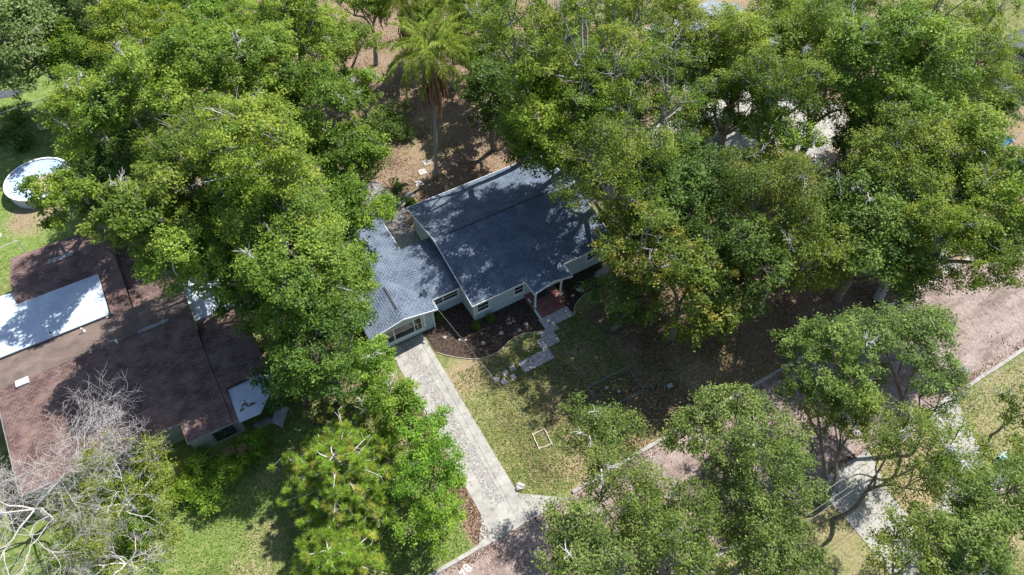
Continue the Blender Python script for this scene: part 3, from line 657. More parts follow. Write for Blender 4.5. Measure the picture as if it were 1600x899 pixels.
# ------------------------------------------------------------ pool, posts, sheds and bits
def pool():
    cx, cy = -30.5, 37.1; r = 3.1; n = 28
    T = empty('above_ground_pool', (cx, cy, 0), 'round above ground pool with sagging pale blue cover on the left lawn', 'pool')
    ring = [(cx+r*math.cos(2*math.pi*k/n), cy+r*math.sin(2*math.pi*k/n)) for k in range(n)]
    m = MB()
    for k in range(n):
        a, b = ring[k], ring[(k+1) % n]; m.face([(a[0], a[1], 0), (b[0], b[1], 0), (b[0], b[1], 1.15), (a[0], a[1], 1.15)])
    m.build('wall', 'metal', T)
    m = MB()
    for k in range(n):
        a, b = ring[k], ring[(k+1) % n]; f = lambda p, s: (cx+(p[0]-cx)*s, cy+(p[1]-cy)*s)
        a0, a1, b0, b1 = f(a, .96), f(a, 1.03), f(b, .96), f(b, 1.03)
        m.face([(a0[0], a0[1], 1.2), (a1[0], a1[1], 1.2), (b1[0], b1[1], 1.2), (b0[0], b0[1], 1.2)])
        m.face([(a1[0], a1[1], 1.1), (b1[0], b1[1], 1.1), (b1[0], b1[1], 1.2), (a1[0], a1[1], 1.2)])
    m.build('rim', 'white_paint', T)
    m = MB(); rings = 9; rng = np.random.default_rng(3)
    for i in range(rings):
        for k in range(n):
            def P(ii, kk):
                q = r*0.97*ii/rings; a = 2*math.pi*(kk % n)/n
                sag = 0.35*(1-(ii/rings)**2)+0.03*math.sin(kk*3+ii*2)*(0 if ii in (0, rings) else 1)
                return (cx+q*math.cos(a), cy+q*math.sin(a), 1.12-sag)
            m.face([P(i, k), P(i+1, k), P(i+1, k+1), P(i, k+1)] if i else [P(0, 0), P(1, k), P(1, k+1)])
    cv = m.build('cover', 'pool_cover', T, smooth=True)
    m = MB(); c2 = (cx+0.9, cy-1.1)
    m.prism([(c2[0]+(1.75+.2*math.sin(a*3))*math.cos(a), c2[1]+(1.55+.15*math.cos(a*4))*math.sin(a)) for a in np.linspace(0, 6.28, 22)[:-1]], 0.86, 0.98)
    m.build('leaf_litter', 'sand', cv)
pool()
def post_frame(pts, label):
    T = empty('clothesline', (pts[0][0], pts[0][1], 0), label, 'clothesline')
    for p in pts:
        m = MB(); m.tube([(p[0], p[1], 0), (p[0], p[1], 2.0)], .05, 6); m.build('post', 'metal', T)
    m = MB(); m.tube([(pts[0][0], pts[0][1], 2.0), (pts[1][0], pts[1][1], 2.0)], .035, 6); m.build('crossbar', 'metal', T)
p0 = at(45, 398); post_frame([p0, (p0[0]-5.5, p0[1]-.6, 0)], 'galvanised pipe posts and crossbar beside the rear corner of the brown house')
def chain_fence(a, b, n, label):
    T = empty('chain_link_fence', (a[0], a[1], 0), label, 'fence', 'chain link fences behind the left trees')
    for k in range(n+1):
        p = (a[0]+(b[0]-a[0])*k/n, a[1]+(b[1]-a[1])*k/n); m = MB(); m.tube([(p[0], p[1], 0), (p[0], p[1], 1.3)], .035, 6); m.build('post', 'metal', T)
    m = MB(); m.tube([(a[0], a[1], 1.25), (b[0], b[1], 1.25)], .035, 6); m.build('top_rail', 'metal', T)
chain_fence(at(-30, 205), at(95, 163), 6, 'low metal fence with a pale rail crossing the shade left of the trees')
x, y, _ = at(67, 196, .3); m = MB(); m.tube([(x+.5*math.cos(a), y+.5*math.sin(a), .3) for a in np.linspace(0, 6.2832, 18)], .08, 6, cap=False)
m.tube([(x+.5*math.cos(a), y+.5*math.sin(a), .12) for a in np.linspace(0, 6.2832, 18)], .09, 6, cap=False)
tag(m.build('fire_ring', 'rope', origin=(x, y, 0), smooth=True), 'small round fire ring on the shaded grass behind the pool', 'fire ring')
x, y, _ = at(22, 398, .5); m = MB(); m.tube([(x+.35*math.cos(a), y+.35*math.sin(a), 3.15) for a in np.linspace(0, 6.2832, 14)], .04, 5, cap=False); m.tube([(x, y, 3.0), (x+.3, y, 3.15), (x-.2, y+.4, 3.3)], .04, 5)
m.build('antenna_ring', 'metal', r4)
# white vehicle hood at the left border
# raised shed with the white frame on sand
T = empty('ladder', at(1286, 266, 0), 'white ladder lying on the sandy ground between the right trees', 'ladder')
a = np.array(at(1272, 246, .15)); b = np.array(at(1302, 284, .15)); sd_ = np.array((0.45, 0.35, 0))
for s in (-.5, .5): m = MB(); m.bar(a+sd_*s, b+sd_*s, .13, .10); m.build('rail', 'white_paint', T)
for t in np.linspace(.08, .92, 9): m = MB(); q = a+(b-a)*t; m.bar(q-sd_*.5, q+sd_*.5, .05, .05); m.build('rung', 'white_paint', T)
for px, py, s, lb in ((1562, 214, 1.1, 'crumpled blue tarp showing through the big oak at the right'), (1599, 266, 1.3, 'bright blue tarp at the right edge of the photo under the oak')):
    x, y, _ = at(px, py, 1.2); rng = np.random.default_rng(px); m = MB(); n = 9; g = np.linspace(-s, s, n)
    Z = 1.1+rng.uniform(-.25, .25, (n, n))
    for i in range(n-1):
        for j in range(n-1): m.face([(x+g[i], y+g[j], Z[i, j]), (x+g[i+1], y+g[j], Z[i+1, j]), (x+g[i+1], y+g[j+1], Z[i+1, j+1]), (x+g[i], y+g[j+1], Z[i, j+1])])
    for cx in (-s, s):
        for cy in (-s, s): m.bar((x+cx*.9, y+cy*.9, 0), (x+cx*.9, y+cy*.9, 1.1), .06)
    tag(m.build('tarp', 'tarp_blue', origin=(x, y, 0)), lb, 'tarp', 'blue tarps under the oak')
def neighbour(name, px, py, w, d, rot, label, mat, zr=4.6, ze=3.0):
    x, y, _ = at(px, py, zr); T = empty(name, (x, y, 0), label, 'house'); T.rotation_euler = (0, 0, rot)
    def add(mm, nm, mt):
        mm.v = [(a+x, b+y, c) for a, b, c in mm.v]; return mm.build(nm, mt, T)
    m = MB(); m.box(-w/2+.3, w/2-.3, -d/2+.3, d/2-.3, 0, ze-.1); add(m, 'wall', 'wall_beige')
    m = MB(); m.slab([(-w/2, -d/2, ze), (w/2, -d/2, ze), (w/2, 0, zr), (-w/2, 0, zr)]); m.slab([(-w/2, 0, zr), (w/2, 0, zr), (w/2, d/2, ze), (-w/2, d/2, ze)]); add(m, 'roof', mat)
neighbour('grey_roofed_house', 1105, 30, 11, 9, R(5), 'pale grey roofed house glimpsed through trees at the top', 'shingle_grey')
neighbour('dark_roofed_house', 1648, 62, 9, 8, R(0), 'dark slate roofed house corner at the upper right edge', 'asphalt', 4.2, 3.2)
def car():
    x, y, _ = at(1603, 120, .8); T = empty('parked_car', (x, y, 0), 'red parked car peeking out at the right edge beside the dark roof', 'car')
    prof = [(-2.1, .35), (2.1, .35), (2.15, .75), (1.2, .95), (.6, 1.4), (-1.1, 1.42), (-1.7, .98), (-2.15, .9)]
    m = MB(); w = .85
    m.face([(x+a, y-w, z) for a, z in prof]); m.face([(x+a, y+w, z) for a, z in prof[::-1]])
    for i in range(len(prof)):
        (a, b), (c, d) = prof[i], prof[(i+1) % len(prof)]; m.face([(x+a, y-w, b), (x+a, y+w, b), (x+c, y+w, d), (x+c, y-w, d)])
    m.build('body', 'red_paint', T)
    m = MB(); m.slab([(x+.68, y-.7, 1.37), (x+1.15, y-.7, 1.02), (x+1.15, y+.7, 1.02), (x+.68, y+.7, 1.37)], .02); m.build('windscreen', 'glass', T)
    for a in (-1.35, 1.35):
        for s in (-.87, .87):
            m = MB(); m.tube([(x+a, y+s-.1, .33), (x+a, y+s+.1, .33)], .33, 14); m.build('wheel', 'asphalt', T)
car()
x, y, _ = at(1568, 718, .4); m = MB(); m.box(x-.45, x+.45, y-.35, y+.35, 0, .35); m.box(x-.45, x-.35, y-.35, y+.35, .35, .8); m.box(x-.45, x+.45, y+.25, y+.35, .35, .75)
tag(m.build('garden_chair', 'teal_plastic', origin=(x, y, 0)), 'teal plastic seat in the grass under the lower right trees', 'garden chair')
x, y, _ = at(1494, 660, .3); m = MB(); m.bar((x-.9, y, .08), (x+.9, y+.5, .08), .18, .12); tag(m.build('branch', 'bark', origin=(x, y, 0)), 'short dark branch lying on the far concrete driveway', 'fallen branch')
# board fence strip beyond the right rear corner
x, y, _ = at(892, 262, 0); m = MB(); rg = random.Random(6)
for k in range(26): m.box(x-.2+k*.16, x-.06+k*.16, y+k*.012, y+k*.012+.03, 0, 1.7+rg.uniform(-.03, .03))
tag(m.build('board_fence', 'stick', origin=(x, y, 0)), 'short tan board fence behind the right rear corner of the grey house', 'fence')
# stepping slabs in the back yard
for (px, py), lb in zip([(667, 254), (660, 269), (655, 287), (641, 305), (628, 318)], ['grey slab under the palm, farthest from the house', 'grey slab second from the palm in the back yard', 'grey slab nearest left of the palm trunk base', 'grey slab fourth along the back yard path', 'grey slab beside the grass tuft at the house corner']):
    x, y, _ = at(px, py); m = MB(); w = .42; m.prism([(x-w, y-w*.8), (x+w*.9, y-w), (x+w, y+w*.8), (x-w*.8, y+w)], 0, .05)
    tag(m.build('stone_slab', 'stone', origin=(x, y, 0)), lb, 'stone slab', 'stone slabs in the back yard')

# ------------------------------------------------------------ utility pole, wires
PX, PY = -1.1, -27.4
T = empty('utility_pole', (PX, PY, 0), 'wooden utility pole across the street half hidden by oak leaves', 'utility pole')
m = MB(); m.tube([(PX, PY, 0), (PX, PY, 5), (PX, PY, 8.9)], [.17, .15, .12], 10); m.build('post', 'pole_wood', T, smooth=True)
m = MB(); m.bar((PX, PY-.95, 8.1), (PX, PY+.55, 8.1), .12, .12); m.build('crossarm', 'pole_wood', T)
def wire(a, b, sag, r, label, mat='wire_grey'):
    pts = [np.array(a)+(np.array(b)-np.array(a))*t-np.array((0, 0, sag*4*t*(1-t))) for t in np.linspace(0, 1, 25)]
    m = MB(); m.tube(pts, r, 5); tag(m.build('overhead_wire', mat, origin=a), label, 'wire', 'overhead wires')
wire((PX, PY, 8.2), (95, PY, 8.2), .3, .014, 'upper overhead power wire running along the far side of the street')
wire((PX, PY-.55, 8.15), (95, PY-.6, 8.15), .3, .012, 'middle overhead wire running along the far side of the street')
wire((PX, PY-.85, 8.15), (95, PY-.85, 8.15), .4, .012, 'lower overhead wire running along the far side of the street')
wire((-3.0, 1.1, 2.95), (PX, PY, 7.6), .4, .010, 'service wire running from the grey house wing across the front lawn')

# ------------------------------------------------------------ foliage
KIND = {
 # cl: clumps, rc: clump radius/R, nt: tufts per clump, nl leaves per tuft, ts tuft size, L leaf length, base colours (lo, hi), tip colour
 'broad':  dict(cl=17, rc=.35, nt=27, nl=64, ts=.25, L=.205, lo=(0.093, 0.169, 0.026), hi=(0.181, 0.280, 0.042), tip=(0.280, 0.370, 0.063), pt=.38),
 'distant':dict(cl=17, rc=.35, nt=22, nl=36, ts=.34, L=.32, lo=(0.121, 0.182, 0.063), hi=(0.203, 0.267, 0.097), tip=(0.285, 0.350, 0.138), pt=.3),
 'oak':    dict(cl=24, rc=.29, nt=23, nl=56, ts=.26, L=.195, lo=(0.099, 0.169, 0.023), hi=(0.192, 0.280, 0.039), tip=(0.291, 0.370, 0.058), pt=.35),
 'amber':  dict(cl=23, rc=.29, nt=23, nl=56, ts=.26, L=.195, lo=(0.085, 0.150, 0.023), hi=(0.165, 0.240, 0.036), tip=(.32, .30, .065), pt=.16),
 'near':   dict(cl=26, rc=.28, nt=25, nl=54, ts=.22, L=.16, lo=(0.086, 0.140, 0.031), hi=(0.168, 0.242, 0.057), tip=(0.255, 0.337, 0.094), pt=.3),
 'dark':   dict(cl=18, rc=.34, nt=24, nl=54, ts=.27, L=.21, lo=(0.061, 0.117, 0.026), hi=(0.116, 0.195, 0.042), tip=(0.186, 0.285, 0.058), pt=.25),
 'bright': dict(cl=20, rc=.34, nt=38, nl=54, ts=.19, L=.16, lo=(0.110, 0.220, 0.026), hi=(0.186, 0.332, 0.043), tip=(0.274, 0.429, 0.063), pt=.35),
 'shrub':  dict(cl=11, rc=.42, nt=30, nl=50, ts=.15, L=.14, lo=(0.099, 0.195, 0.020), hi=(0.181, 0.305, 0.036), tip=(0.274, 0.415, 0.051), pt=.35),
}
def limb(m, a, b, r0, r1, rng, n=5, sag=0.12, sides=6):
    a = np.array(a); b = np.array(b); L = np.linalg.norm(b-a); t = np.linspace(0, 1, n)[:, None]
    off = rng.normal(size=3)*L*0.07
    P = a+(b-a)*t+np.sin(t*math.pi)*off; P[:, 2] += (np.sin(t[:, 0]*math.pi/2)-t[:, 0])*L*sag
    m.tube(P, np.linspace(r0, r1, n), sides, cap=False); return P
def foliage(rng, C, Rr, Rz, kind, dens=1.0, low=-.25, squash=None):
    k = dict(KIND[kind]); f = Rr/5.0; br = (rng.uniform(.92, 1.08) if kind == 'near' else rng.uniform(.82, 1.14))*np.array((rng.uniform(.93, 1.12), 1, rng.uniform(.75, 1.05)))
    for q in ('lo', 'hi', 'tip'): k[q] = tuple(np.array(k[q])*br)
    k['L'] *= rng.uniform(.85, 1.22); k['ts'] *= rng.uniform(.85, 1.15)
    ncl = max(5, int(k['cl']*max(f, .35)**0.9)) if kind not in ('shrub',) else k['cl']
    ph0 = rng.uniform(0, 6.28, 3); clumps = []
    cosr = 1-(np.arange(ncl)+.5)/ncl*(1-low); phr = np.arange(ncl)*2.39996+ph0[0]
    for c, ph in zip(cosr, phr):
        c = np.clip(c+rng.normal()*.08, -1, 1); ph += rng.normal()*.25; s = math.sqrt(1-c*c)
        lob = 1+.13*math.sin(2*ph+ph0[1])+.13*math.sin(3*ph+ph0[2]); rr = rng.uniform(.66, 1.0)
        if rng.random() < .12: rr *= .6
        rc = Rr*k['rc']*rng.uniform(.7, 1.25)*(5/max(Rr, 5))**.3
        cc = np.array(C)+np.array((max(Rr-rc*.7, .3)*rr*lob*s*math.cos(ph), max(Rr-rc*.7, .3)*rr*lob*s*math.sin(ph), max(Rz-rc*.5, .2)*rr*c))
        cc[2] += rng.normal()*.13*Rz; clumps.append((cc, rc))
    P = []; Nn = []; Tn = []; lo = np.array(k['lo']); hi = np.array(k['hi']); tip = np.array(k['tip']); tufts = []
    for cc, rc in clumps:
        nt = max(5, int(k['nt']*(rc/1.6)**1.7*dens)); nt = min(nt, 60)
        d = rng.normal(size=(nt, 3)); d[:, 2] = np.abs(d[:, 2])*1.0-.35; d = norm(d)
        tp = cc+d*rc*rng.uniform(.55, 1.08, (nt, 1))*np.array((1, 1, .72))
        cv = rng.uniform(.0, 1.0); tipc = rng.random() < k['pt']*1.6
        for i in range(nt):
            nl = int(k['nl']*rng.uniform(.6, 1.3)); p = tp[i]+rng.normal(size=(nl, 3))*k['ts']*np.array((1, 1, .6))
            nn = norm(d[i]*.45+np.array((0, 0, .8))+rng.normal(size=(nl, 3))*.5)
            w = np.clip(.55*cv+.45*rng.random()+rng.normal(size=(nl, 1))*.18, 0, 1); c = lo+(hi-lo)*w
            if (tipc and rng.random() < .55) or rng.random() < .07: c = c+(tip-c)*rng.uniform(.35, .95, (nl, 1))
            P.append(p); Nn.append(nn); Tn.append(c*rng.uniform(.8, 1.2, (nl, 1)))
        tufts.append(tp)
    P = np.concatenate(P); Nn = np.concatenate(Nn); Tn = np.concatenate(Tn)
    ok = P[:, 2] > 0.05; P, Nn, Tn = P[ok], Nn[ok], Tn[ok]
    L = k['L']*rng.uniform(.65, 1.3, len(P)); V = leaf_verts(rng, P, Nn, L, L*rng.uniform(.45, .7, len(P)))
    return V, Tn, clumps, tufts
HOUSES = [(-10.2, 16.2, -1.2, 14.2), (-37, -16.2, -1.5, 26)]
def clear_of_houses(x, y, far=True):
    if -27.3 < y < -16.6 and x > -14:          # nor on the street or the far driveways: the street oaks root in the far verge
        y = -27.6 if far else -16.2
    for x0, x1 in ((14.6, 19.4), (25.2, 29.6)):
        if y < -26 and x0 < x < x1: x = x0-.4 if x-x0 < x1-x else x1+.4
    # a trunk cannot stand inside a house: move its foot to the nearest free ground
    for x0, x1, y0, y1 in HOUSES:
        if x0 < x < x1 and y0 < y < y1:
            d = [(x-x0, x0, y), (x1-x, x1, y), (y-y0, x, y0), (y1-y, x, y1)]; _, x, y = min(d)
    return x, y
def tree(name, label, px, py, zc, Rr, Rz, kind, seed, group=None, bark='bark', dens=1.0, low=-.25, cat='tree', off=(0, 0)):
    rng = np.random.default_rng(seed); x, y, _ = at(px, py, zc)
    bx, by = clear_of_houses(x+off[0], y+off[1], kind == 'near'); T = empty(name, (bx, by, 0), label, cat, group)
    V, Tn, clumps, tufts = foliage(rng, (x, y, zc), Rr, Rz, kind, dens, low)
    m = MB(); bx, by = T.location[0], T.location[1]; zf = max(zc-Rz*1.0, zc*.35); r0 = (.034*Rr+.03) if kind == 'near' else (.055*Rr+.06)
    moved = math.hypot(bx-x, by-y) > .5
    fork = np.array((bx+(0 if moved else rng.normal()*.3), by+(0 if moved else rng.normal()*.3), zf))
    if moved and kind == 'near':
        fork = np.array((bx*.5+x*.5, by*.5+y*.5, zf*.8))
    limb(m, (bx, by, -.1), fork, r0*1.25, r0*.8, rng, 6, 0, 9)
    mains = []
    for a in np.linspace(0, 6.28, 5)[:-1]+rng.uniform(0, 1.5):
        e = np.array((x+math.cos(a)*Rr*.4, y+math.sin(a)*Rr*.4, zf+(zc-zf)*rng.uniform(.5, .95)))
        mains.append(limb(m, fork, e, r0*.6, r0*.32, rng, 5, .15)[-1])
    for (cc, rc), tp in zip(clumps, tufts):
        e0 = min(mains, key=lambda q: np.linalg.norm(q-cc)); limb(m, e0, cc, r0*.28, .035, rng, 5, .1, 5)
        for q in tp[::3]: limb(m, cc-(0, 0, rc*.2), q, .03, .012, rng, 3, 0, 3)
        if rng.random() < .28:        # bare pale twigs standing out of the leaves
            for _ in range(4):
                d = rng.normal(size=3); d[2] = abs(d[2])+.4; d /= np.linalg.norm(d); limb(m, cc, cc+d*rc*1.25, .035, .012, rng, 4, 0, 4)
    m.build('trunk', bark, T, smooth=True)
    for ci in rng.choice(len(clumps), min(3, len(clumps)), replace=False):
        cc, rc = clumps[ci]
        if cc[2] < zc or rng.random() < .35: continue
        for _ in range(2):
            m = MB()
            d = rng.normal(size=3); d[2] = abs(d[2])+.35; d /= np.linalg.norm(d); Q = limb(m, cc+d*rc*.4, cc+d*rc*rng.uniform(1.05, 1.3), .045, .018, rng, 5, 0, 5)
            for q in Q[1:]:
                for _ in range(3):
                    e = d+rng.normal(size=3)*.8; e /= np.linalg.norm(e); limb(m, q, q+e*rng.uniform(.3, .7), .02, .009, rng, 3, 0, 3)
            m.build('dead_branch', 'bark_dead', T)
    fastmesh('crown', V, 4, Tn, 'leaf', T)
    return T
GL, GR, GN = 'broadleaf trees crowding the left of the grey house', 'oaks on the right of the grey house', 'street oaks in the lower right'
left = [
 ('broadleaf_tree', 'pale grey green tree in the extreme upper left corner', 55, 60, 9, 6.0, 4.5, 'distant', GL),
 ('broadleaf_tree', 'dark green tree along the top edge between the pale corner tree and the bright mass', 175, 15, 9, 5.5, 4.5, 'dark', GL),
 ('broadleaf_tree', 'small bright tree standing out from the dark shade near the upper left corner', 105, 78, 9, 2.6, 2.6, 'broad', GL),
 ('broadleaf_tree', 'yellowish green tree just right of the fire ring', 135, 185, 15, 3.3, 3.2, 'broad', GL),
 ('broadleaf_tree', 'bright rounded tree at the upper left of the dense mass', 225, 80, 14, 5.0, 4.2, 'broad', GL),
 ('broadleaf_tree', 'tree along the top edge with pale dead twigs', 310, 30, 10, 5.5, 4.0, 'broad', GL),
 ('broadleaf_tree', 'large bright crown at the centre of the upper left mass', 355, 110, 15, 5.2, 4.5, 'broad', GL),
 ('broadleaf_tree', 'bright crown along the top edge left of the palm', 450, 50, 12, 5.0, 4.0, 'broad', GL),
 ('broadleaf_tree', 'mid green tree beside the sandy clearing left of the palm', 528, 70, 7.5, 3.9, 3.2, 'broad', GL),
 ('broadleaf_tree', 'broad yellow green crown above the pool side shade', 235, 165, 15, 4.2, 4.5, 'broad', GL),
 ('broadleaf_tree', 'dark lower tree in the shade right of the pool', 190, 260, 6.5, 4.3, 4.0, 'dark', GL),
 ('broadleaf_tree', 'deep green crown in the middle of the left mass with bare twigs', 318, 262, 15, 4.6, 4.0, 'broad', GL),
 ('broadleaf_tree', 'bright crown left of the palm reaching toward the back yard clearing', 495, 185, 12, 4.3, 4.2, 'broad', GL),
 ('broadleaf_tree', 'bright round crown nearest the palm trunk on its left', 540, 245, 7.5, 3.6, 3.4, 'broad', GL),
 ('small_tree', 'small bright tree overlapping the right side of the pool', 104, 312, 12, 2.6, 2.6, 'broad', None),
 ('broadleaf_tree', 'bright crown over the rear roof of the brown house', 235, 335, 15, 3.4, 3.4, 'broad', GL),
 ('broadleaf_tree', 'bright crown hanging over the dark roof of the brown house', 305, 410, 12, 3.8, 3.6, 'broad', GL),
 ('broadleaf_tree', 'crown in the centre of the left mass above the front tree', 405, 250, 17, 4.3, 4.3, 'broad', GL),
 ('broadleaf_tree', 'shaded green tree behind the wing of the grey house', 440, 345, 14, 4.0, 4.2, 'broad', GL),
 ('broadleaf_tree', 'bright tree touching the wing roof of the grey house', 543, 335, 8, 3.4, 3.4, 'broad', GL),
 ('broadleaf_tree', 'tall dark crown filling the gap between the two houses', 470, 435, 12, 4.0, 4.0, 'broad', GL),
 ('broadleaf_tree', 'leafy crown beside the left slope of the wing roof', 541, 445, 7, 3.1, 3.2, 'broad', GL),
 ('broadleaf_tree', 'dense dark green tree in front of the wing beside the driveway', 495, 535, 9, 3.9, 3.6, 'dark', GL),
 ('broadleaf_tree', 'rounded tree at the top of the driveway by the garage window', 570, 575, 4.5, 2.4, 2.4, 'bright', GL),
 ('broadleaf_tree', 'tree on the top edge left of the palms above the sandy clearing', 570, 5, 8, 3.2, 3.0, 'broad', GL),
 ('broadleaf_tree', 'green tree crown directly behind the palm fronds', 750, 75, 7.5, 3.6, 3.2, 'broad', GL),
 ('broadleaf_tree', 'dark low tree over the litter right of the palm trunk', 770, 150, 7, 3.4, 3.0, 'dark', GL),
 ('broadleaf_tree', 'shaded tree in the gap behind the front left crowns', 385, 430, 9, 3.6, 3.4, 'dark', GL),
 ('bright_green_tree', 'soft bright green tree reaching over the gravel driveway', 662, 668, 3.8, 1.9, 2.2, 'bright', 'bright green trees beside the driveway'),
 ('bright_green_tree', 'larger bright green tree near the driveway apron', 672, 735, 4.2, 2.5, 2.8, 'bright', 'bright green trees beside the driveway'),
 ('bright_green_tree', 'bright green tree lowest beside the apron and kerb', 678, 810, 3.8, 2.2, 2.4, 'bright', 'bright green trees beside the driveway'),
 ('bright_green_tree', 'fuzzy pale green tree between the pine and the garage wing', 615, 630, 4.2, 2.2, 2.2, 'bright', 'bright green trees beside the driveway'),
]
left += [
 ('broadleaf_tree', 'bright tree along the top edge just right of the palm', 745, 0, 9, 3.6, 3.2, 'broad', GL),
 ('broadleaf_tree', 'green tree between the left mass and the sandy clearing', 560, 140, 5, 2.4, 2.4, 'broad', GL),
 ('broadleaf_tree', 'low green tree directly behind the tall palm trunk', 665, 45, 5, 3.2, 2.8, 'broad', GL),
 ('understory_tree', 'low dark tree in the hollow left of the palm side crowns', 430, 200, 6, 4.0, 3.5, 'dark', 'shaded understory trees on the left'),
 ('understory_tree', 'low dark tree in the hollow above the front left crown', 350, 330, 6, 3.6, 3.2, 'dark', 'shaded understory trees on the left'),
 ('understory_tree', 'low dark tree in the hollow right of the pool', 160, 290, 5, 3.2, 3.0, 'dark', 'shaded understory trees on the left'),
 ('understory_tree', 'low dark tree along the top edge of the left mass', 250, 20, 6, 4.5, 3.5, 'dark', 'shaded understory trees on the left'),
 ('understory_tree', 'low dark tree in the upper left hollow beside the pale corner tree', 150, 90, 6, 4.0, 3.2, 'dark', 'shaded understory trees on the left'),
 ('understory_tree', 'low dark tree between the brown house and the wing', 440, 500, 5, 2.8, 3.0, 'dark', 'shaded understory trees on the left'),
 ('understory_tree', 'low dark tree beside the lean-to', 455, 590, 4.2, 2.2, 2.4, 'dark', 'shaded understory trees on the left'),
]
right = [
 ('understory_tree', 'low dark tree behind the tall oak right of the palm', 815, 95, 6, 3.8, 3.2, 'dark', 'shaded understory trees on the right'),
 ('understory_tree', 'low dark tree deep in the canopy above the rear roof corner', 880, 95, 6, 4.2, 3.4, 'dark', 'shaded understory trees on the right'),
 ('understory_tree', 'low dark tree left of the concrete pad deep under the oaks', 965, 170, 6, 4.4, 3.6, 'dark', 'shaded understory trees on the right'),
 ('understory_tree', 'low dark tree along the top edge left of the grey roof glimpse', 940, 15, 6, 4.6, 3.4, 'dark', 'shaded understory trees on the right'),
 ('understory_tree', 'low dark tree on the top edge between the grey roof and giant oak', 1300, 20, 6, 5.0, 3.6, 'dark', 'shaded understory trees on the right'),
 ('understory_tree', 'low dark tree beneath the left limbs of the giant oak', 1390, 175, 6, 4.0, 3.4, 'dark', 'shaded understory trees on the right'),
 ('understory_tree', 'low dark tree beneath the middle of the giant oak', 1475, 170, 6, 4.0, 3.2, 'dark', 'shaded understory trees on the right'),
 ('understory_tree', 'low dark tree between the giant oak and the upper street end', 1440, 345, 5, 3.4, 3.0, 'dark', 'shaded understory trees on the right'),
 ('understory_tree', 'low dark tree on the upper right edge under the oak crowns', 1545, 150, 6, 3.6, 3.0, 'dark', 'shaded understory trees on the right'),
 ('oak_tree', 'yellow green oak right of the palm along the top edge', 812, 50, 17, 5.0, 4.3, 'oak', GR),
 ('oak_tree', 'oak with its dark skirt over the rear corner of the grey roof', 882, 175, 13, 5.2, 4.6, 'oak', GR),
 ('oak_tree', 'dark leafy branch mass hanging over the ridge of the grey roof', 832, 222, 9.5, 3.3, 3.0, 'dark', GR),
 ('oak_tree', 'tall bright oak left of centre along the top edge', 900, 75, 17, 5.6, 4.8, 'oak', GR),
 ('oak_tree', 'large bright oak in the middle of the upper canopy', 985, 150, 15, 6.0, 4.6, 'oak', GR),
 ('oak_tree', 'oak left of the grey roof glimpse along the top edge', 1020, 40, 12, 5.4, 4.4, 'oak', GR),
 ('oak_tree', 'bright oak right of the grey roof glimpse', 1165, 80, 11, 5.4, 4.4, 'oak', GR),
 ('oak_tree', 'yellow green feathery oak at the top edge right of centre', 1235, 50, 11, 6.2, 4.8, 'oak', GR),
 ('oak_tree', 'shaded oak above the concrete pad', 1100, 120, 9, 4.2, 3.8, 'oak', GR),
 ('oak_tree', 'loose leafy oak speckling the left of the concrete pad', 1075, 200, 8, 3.0, 2.6, 'oak', GR),
 ('oak_tree', 'bright loose oak over the middle of the concrete pad', 1150, 165, 10, 3.6, 3.2, 'oak', GR),
 ('oak_tree', 'low loose oak at the lower edge of the concrete pad', 1215, 235, 9, 3.2, 3.0, 'oak', GR),
 ('oak_tree', 'tall oak between the pad and the top edge glimpse of roof', 1215, 140, 13, 3.6, 3.2, 'oak', GR),
 ('oak_tree', 'dark tree hiding the far side of the sandy clearing', 1345, 230, 9, 3.0, 3.0, 'dark', GR),
 ('oak_tree', 'amber tinged oak between the concrete pad and the giant oak', 1290, 140, 9.5, 4.0, 3.8, 'amber', GR),
 ('oak_tree', 'dark oak behind the right end of the grey house', 960, 275, 12.5, 4.4, 4.2, 'oak', GR),
 ('oak_tree', 'dark centre oak between the pad and the amber crowns', 1050, 300, 9.5, 4.6, 4.2, 'dark', GR),
 ('oak_tree', 'amber tipped tree nearest the front right corner of the grey house', 1008, 395, 9, 4.3, 4.4, 'amber', GR),
 ('oak_tree', 'tree whose lowest bright branch hangs over the shaded front lawn', 1075, 445, 7.5, 4.2, 4.0, 'amber', GR),
 ('oak_tree', 'yellow topped oak left of the sandy clearing', 1195, 320, 10.5, 4.8, 4.4, 'amber', GR),
 ('oak_tree', 'wide bright oak hanging toward the big trunk shadow', 1235, 390, 8.5, 4.2, 4.0, 'oak', GR),
 ('oak_tree', 'dark green tree in the middle of the front right thicket', 1140, 420, 7.5, 4.2, 4.2, 'dark', GR),
 ('oak_tree', 'small leafy tree against the front wall end of the grey house', 966, 465, 4.6, 2.6, 2.8, 'dark', GR),
 ('giant_oak', 'giant spreading oak filling the upper right corner', 1470, 75, 13, 6.4, 4.6, 'oak', GR),
 ('giant_oak', 'giant oak left half with pale bare limbs above the sandy clearing', 1385, 110, 13, 6.6, 4.6, 'oak', GR),
 ('giant_oak', 'oak crown just below and left of the blue tarp', 1498, 240, 12, 4.4, 4.0, 'oak', GR),
 ('giant_oak', 'oak crown below the blue tarps at the right edge', 1562, 322, 11.5, 4.0, 3.8, 'oak', GR),
 ('giant_oak', 'giant oak between the sandy clearing and the brick street', 1440, 255, 11.5, 5.6, 4.4, 'oak', GR),
 ('giant_oak', 'oak hanging over the upper end of the brick street', 1495, 370, 10.5, 5.0, 4.0, 'oak', GR),
 ('giant_oak', 'shaded dark lower oak beside the street kerb', 1370, 370, 8.5, 5.0, 4.4, 'dark', GR),
]
